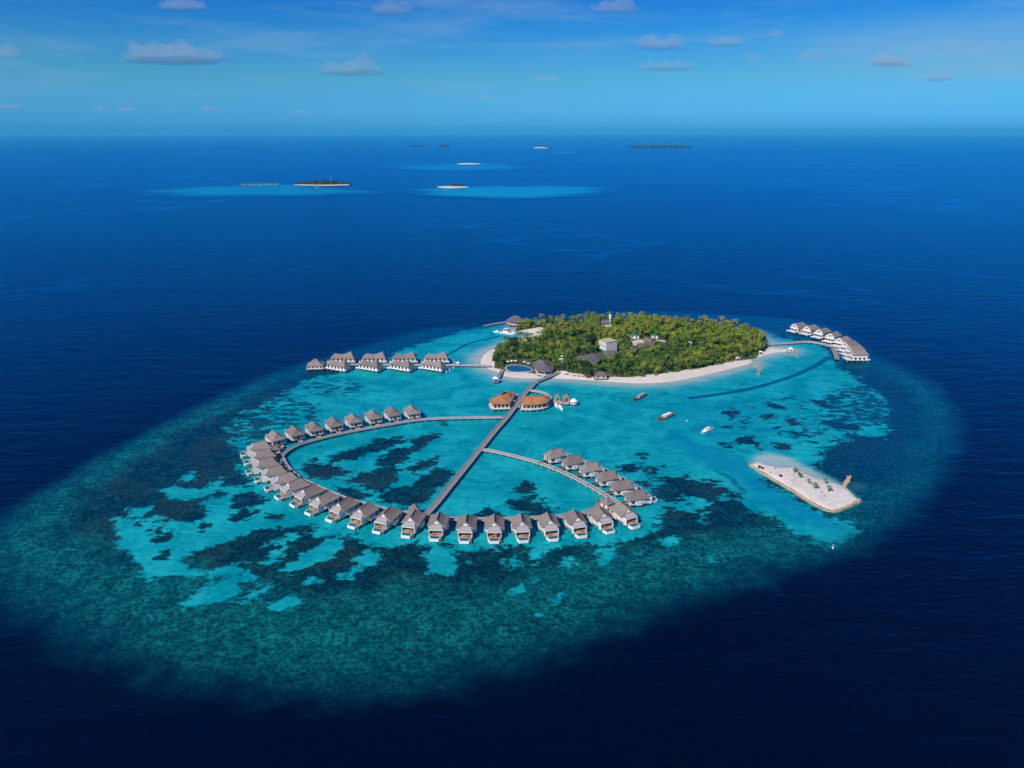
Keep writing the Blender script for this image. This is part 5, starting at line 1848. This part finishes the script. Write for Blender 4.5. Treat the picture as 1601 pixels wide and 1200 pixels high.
# ------------------------------------------------------------------ clouds: thin real volumes far off
def cloud(px, py, wp, hp, dens, seed, D=26000.0):
    rr = random.Random(seed)
    a = (px - 800.5) / FPX
    b = -(py - 600.0) / FPX
    d = Vector((a, CP + b * SP, -SP + b * CP))
    c = Vector((0, 0, H)) + d * (D / d.y)
    mpp = D / d.y / FPX
    Wd, Ht = wp * mpp, hp * mpp
    nu, nv = 44, 22
    v, f = [], []
    off = Vector((rr.uniform(0, 90), rr.uniform(0, 90), 0))
    nu, nv = 72, 36
    asp = max(1.0, wp / hp * 0.8)
    for i in range(nv + 1):
        el = -math.pi / 2 + math.pi * i / nv
        for j in range(nu):
            az = 2 * math.pi * j / nu
            x, y, z = math.cos(el) * math.cos(az), math.cos(el) * math.sin(az), math.sin(el)
            q = Vector((x * asp * 0.55, y * 0.8, z * 0.5)) + off
            n1 = mnoise.fractal(q * 1.1, 1.0, 2.0, 3)
            n2 = mnoise.fractal(q * 3.5, 0.7, 2.1, 4)
            rad = 1 + 0.22 * n1 + 0.16 * n2
            top = max(0.12, 0.60 + 0.45 * mnoise.fractal(Vector((x * asp * 0.75, y * 0.5, 3.3)) + off, 0.9, 2.0, 3))
            zz = (abs(z) ** 0.7) * (top if z > 0 else -0.16) * (1 + 0.12 * n2)
            v.append((x * Wd / 2 * rad, y * Wd * 0.2 * rad, zz * Ht))
        for j in range(nu):
            if i < nv:
                o_ = i * nu
                f.append((o_ + j, o_ + (j + 1) % nu, o_ + nu + (j + 1) % nu, o_ + nu + j))
    me = bpy.data.meshes.new('cloud')
    me.from_pydata(v, [], f)
    key = 'cloud_%d' % int(dens * 1e6)
    mm = bpy.data.materials.get(key)
    if not mm:
        mm = bpy.data.materials.new(key)
        mm.use_nodes = True
        for n_ in list(mm.node_tree.nodes):
            if n_.type == 'BSDF_PRINCIPLED':
                mm.node_tree.nodes.remove(n_)
        pv = mm.node_tree.nodes.new('ShaderNodeVolumePrincipled')
        pv.inputs['Color'].default_value = (0.86, 0.88, 0.90, 1)
        pv.inputs['Density'].default_value = dens
        pv.inputs['Anisotropy'].default_value = 0.0
        mm.node_tree.links.new(pv.outputs[0], mm.node_tree.nodes['Material Output'].inputs['Volume'])
    me.materials.append(mm)
    o = bpy.data.objects.new('cloud', me)
    COL.objects.link(o)
    o.location = c
    if wp > 50:
        # underside shade put in by colour: dark volume, wider and thinner than the heap
        vb = [(x * 1.02 + Wd * 0.03, y * 1.05, (z * 0.30 if z > 0 else z * 1.1) - Ht * 0.13) for x, y, z in v]
        mb_ = bpy.data.meshes.new('cloud_base')
        mb_.from_pydata(vb, [], f)
        m2 = bpy.data.materials.get('cloud_shade')
        if not m2:
            m2 = bpy.data.materials.new('cloud_shade')
            m2.use_nodes = True
            for n_ in list(m2.node_tree.nodes):
                if n_.type == 'BSDF_PRINCIPLED':
                    m2.node_tree.nodes.remove(n_)
            pv = m2.node_tree.nodes.new('ShaderNodeVolumePrincipled')
            pv.inputs['Color'].default_value = (0.16, 0.34, 0.62, 1)
            pv.inputs['Density'].default_value = 0.00042
            m2.node_tree.links.new(pv.outputs[0], m2.node_tree.nodes['Material Output'].inputs['Volume'])
        mb_.materials.append(m2)
        ob = bpy.data.objects.new('cloud_base', mb_)
        COL.objects.link(ob)
        ob.parent = o
    return o


CL = [(275, 90, 165, 34, 1.0, 'biggest flat based cloud, upper left of the sky'), (285, 10, 80, 22, 0.9, 'cloud cut by the top edge above the biggest cloud'), (612, 16, 66, 24, 0.8, 'cloud near the top edge left of centre'),
      (960, 13, 70, 26, 1.0, 'cloud near the top edge right of centre'), (548, 110, 95, 26, 0.9, 'flat cloud right of the biggest cloud'), (8, 84, 50, 22, 0.9, 'cloud at the left edge of the sky'),
      (1030, 71, 80, 24, 1.1, 'bright puffy cloud right of centre'), (1042, 105, 85, 18, 0.7, 'faint flat cloud under the bright puffy one'), (1135, 67, 56, 18, 0.7, 'faint cloud just right of the bright puffy one'),
      (1178, 92, 30, 13, 0.8, 'small puff below and right of the puffy pair'), (1214, 55, 26, 13, 0.7, 'small high puff right of the puffy pair'), (1266, 91, 44, 11, 0.8, 'small flat cloud in the right half of the sky'),
      (1392, 98, 66, 22, 1.3, 'bright slanting cloud on the right'), (1466, 122, 54, 15, 0.9, 'low flat cloud at the far right'), (852, 124, 42, 10, 0.9, 'small low flat cloud at the centre'),
      (760, 153, 34, 8, 0.8, 'tiny low cloud left of centre, close to the horizon'), (325, 171, 30, 11, 1.0, 'small bright puff low on the left'), (155, 172, 28, 8, 0.9, 'tiny low puff at far left'),
      (198, 172, 32, 8, 0.9, 'tiny low puff next to the far left one'), (266, 174, 13, 8, 0.9, 'tiny round puff low on the left'), (474, 175, 44, 7, 0.9, 'row of tiny puffs above the left horizon'),
      (536, 176, 18, 6, 0.8, 'tiny puff above the horizon left of centre'), (678, 142, 32, 7, 0.7, 'thin low cloud left of centre'), (15, 168, 40, 9, 0.8, 'low puff at the left edge'), (822, 176, 16, 7, 0.7, 'tiny puff above the horizon at the centre')]
for k, (x, y, wp, hp, dn, lb) in enumerate(CL):
    o = cloud(x, y, wp, hp, 0.0009 * dn * (60 / max(wp, 30)) ** 0.8, 960 + k)
    tag(o, lb, 'cloud', 'clouds over the sea')


# ------------------------------------------------------------------ air: pale haze over the sea
mh = bpy.data.materials.new('haze')
mh.use_nodes = True
for n_ in list(mh.node_tree.nodes):
    if n_.type == 'BSDF_PRINCIPLED':
        mh.node_tree.nodes.remove(n_)
pv = mh.node_tree.nodes.new('ShaderNodeVolumePrincipled')
pv.inputs['Color'].default_value = (0.10, 0.68, 0.98, 1)
pv.inputs['Density'].default_value = 3.6e-5
pv.inputs['Anisotropy'].default_value = 0.0
mh.node_tree.links.new(pv.outputs[0], mh.node_tree.nodes['Material Output'].inputs['Volume'])
hz = MB().box(-SEA_END * 1.01, SEA_END * 1.01, -3300, SEA_END * 1.01, -3, 330).mesh('haze')
hz.materials.append(mh)
o = bpy.data.objects.new('haze', hz)
COL.objects.link(o)
tag(o, 'thin blue haze over the far sea', 'haze', kind='stuff')
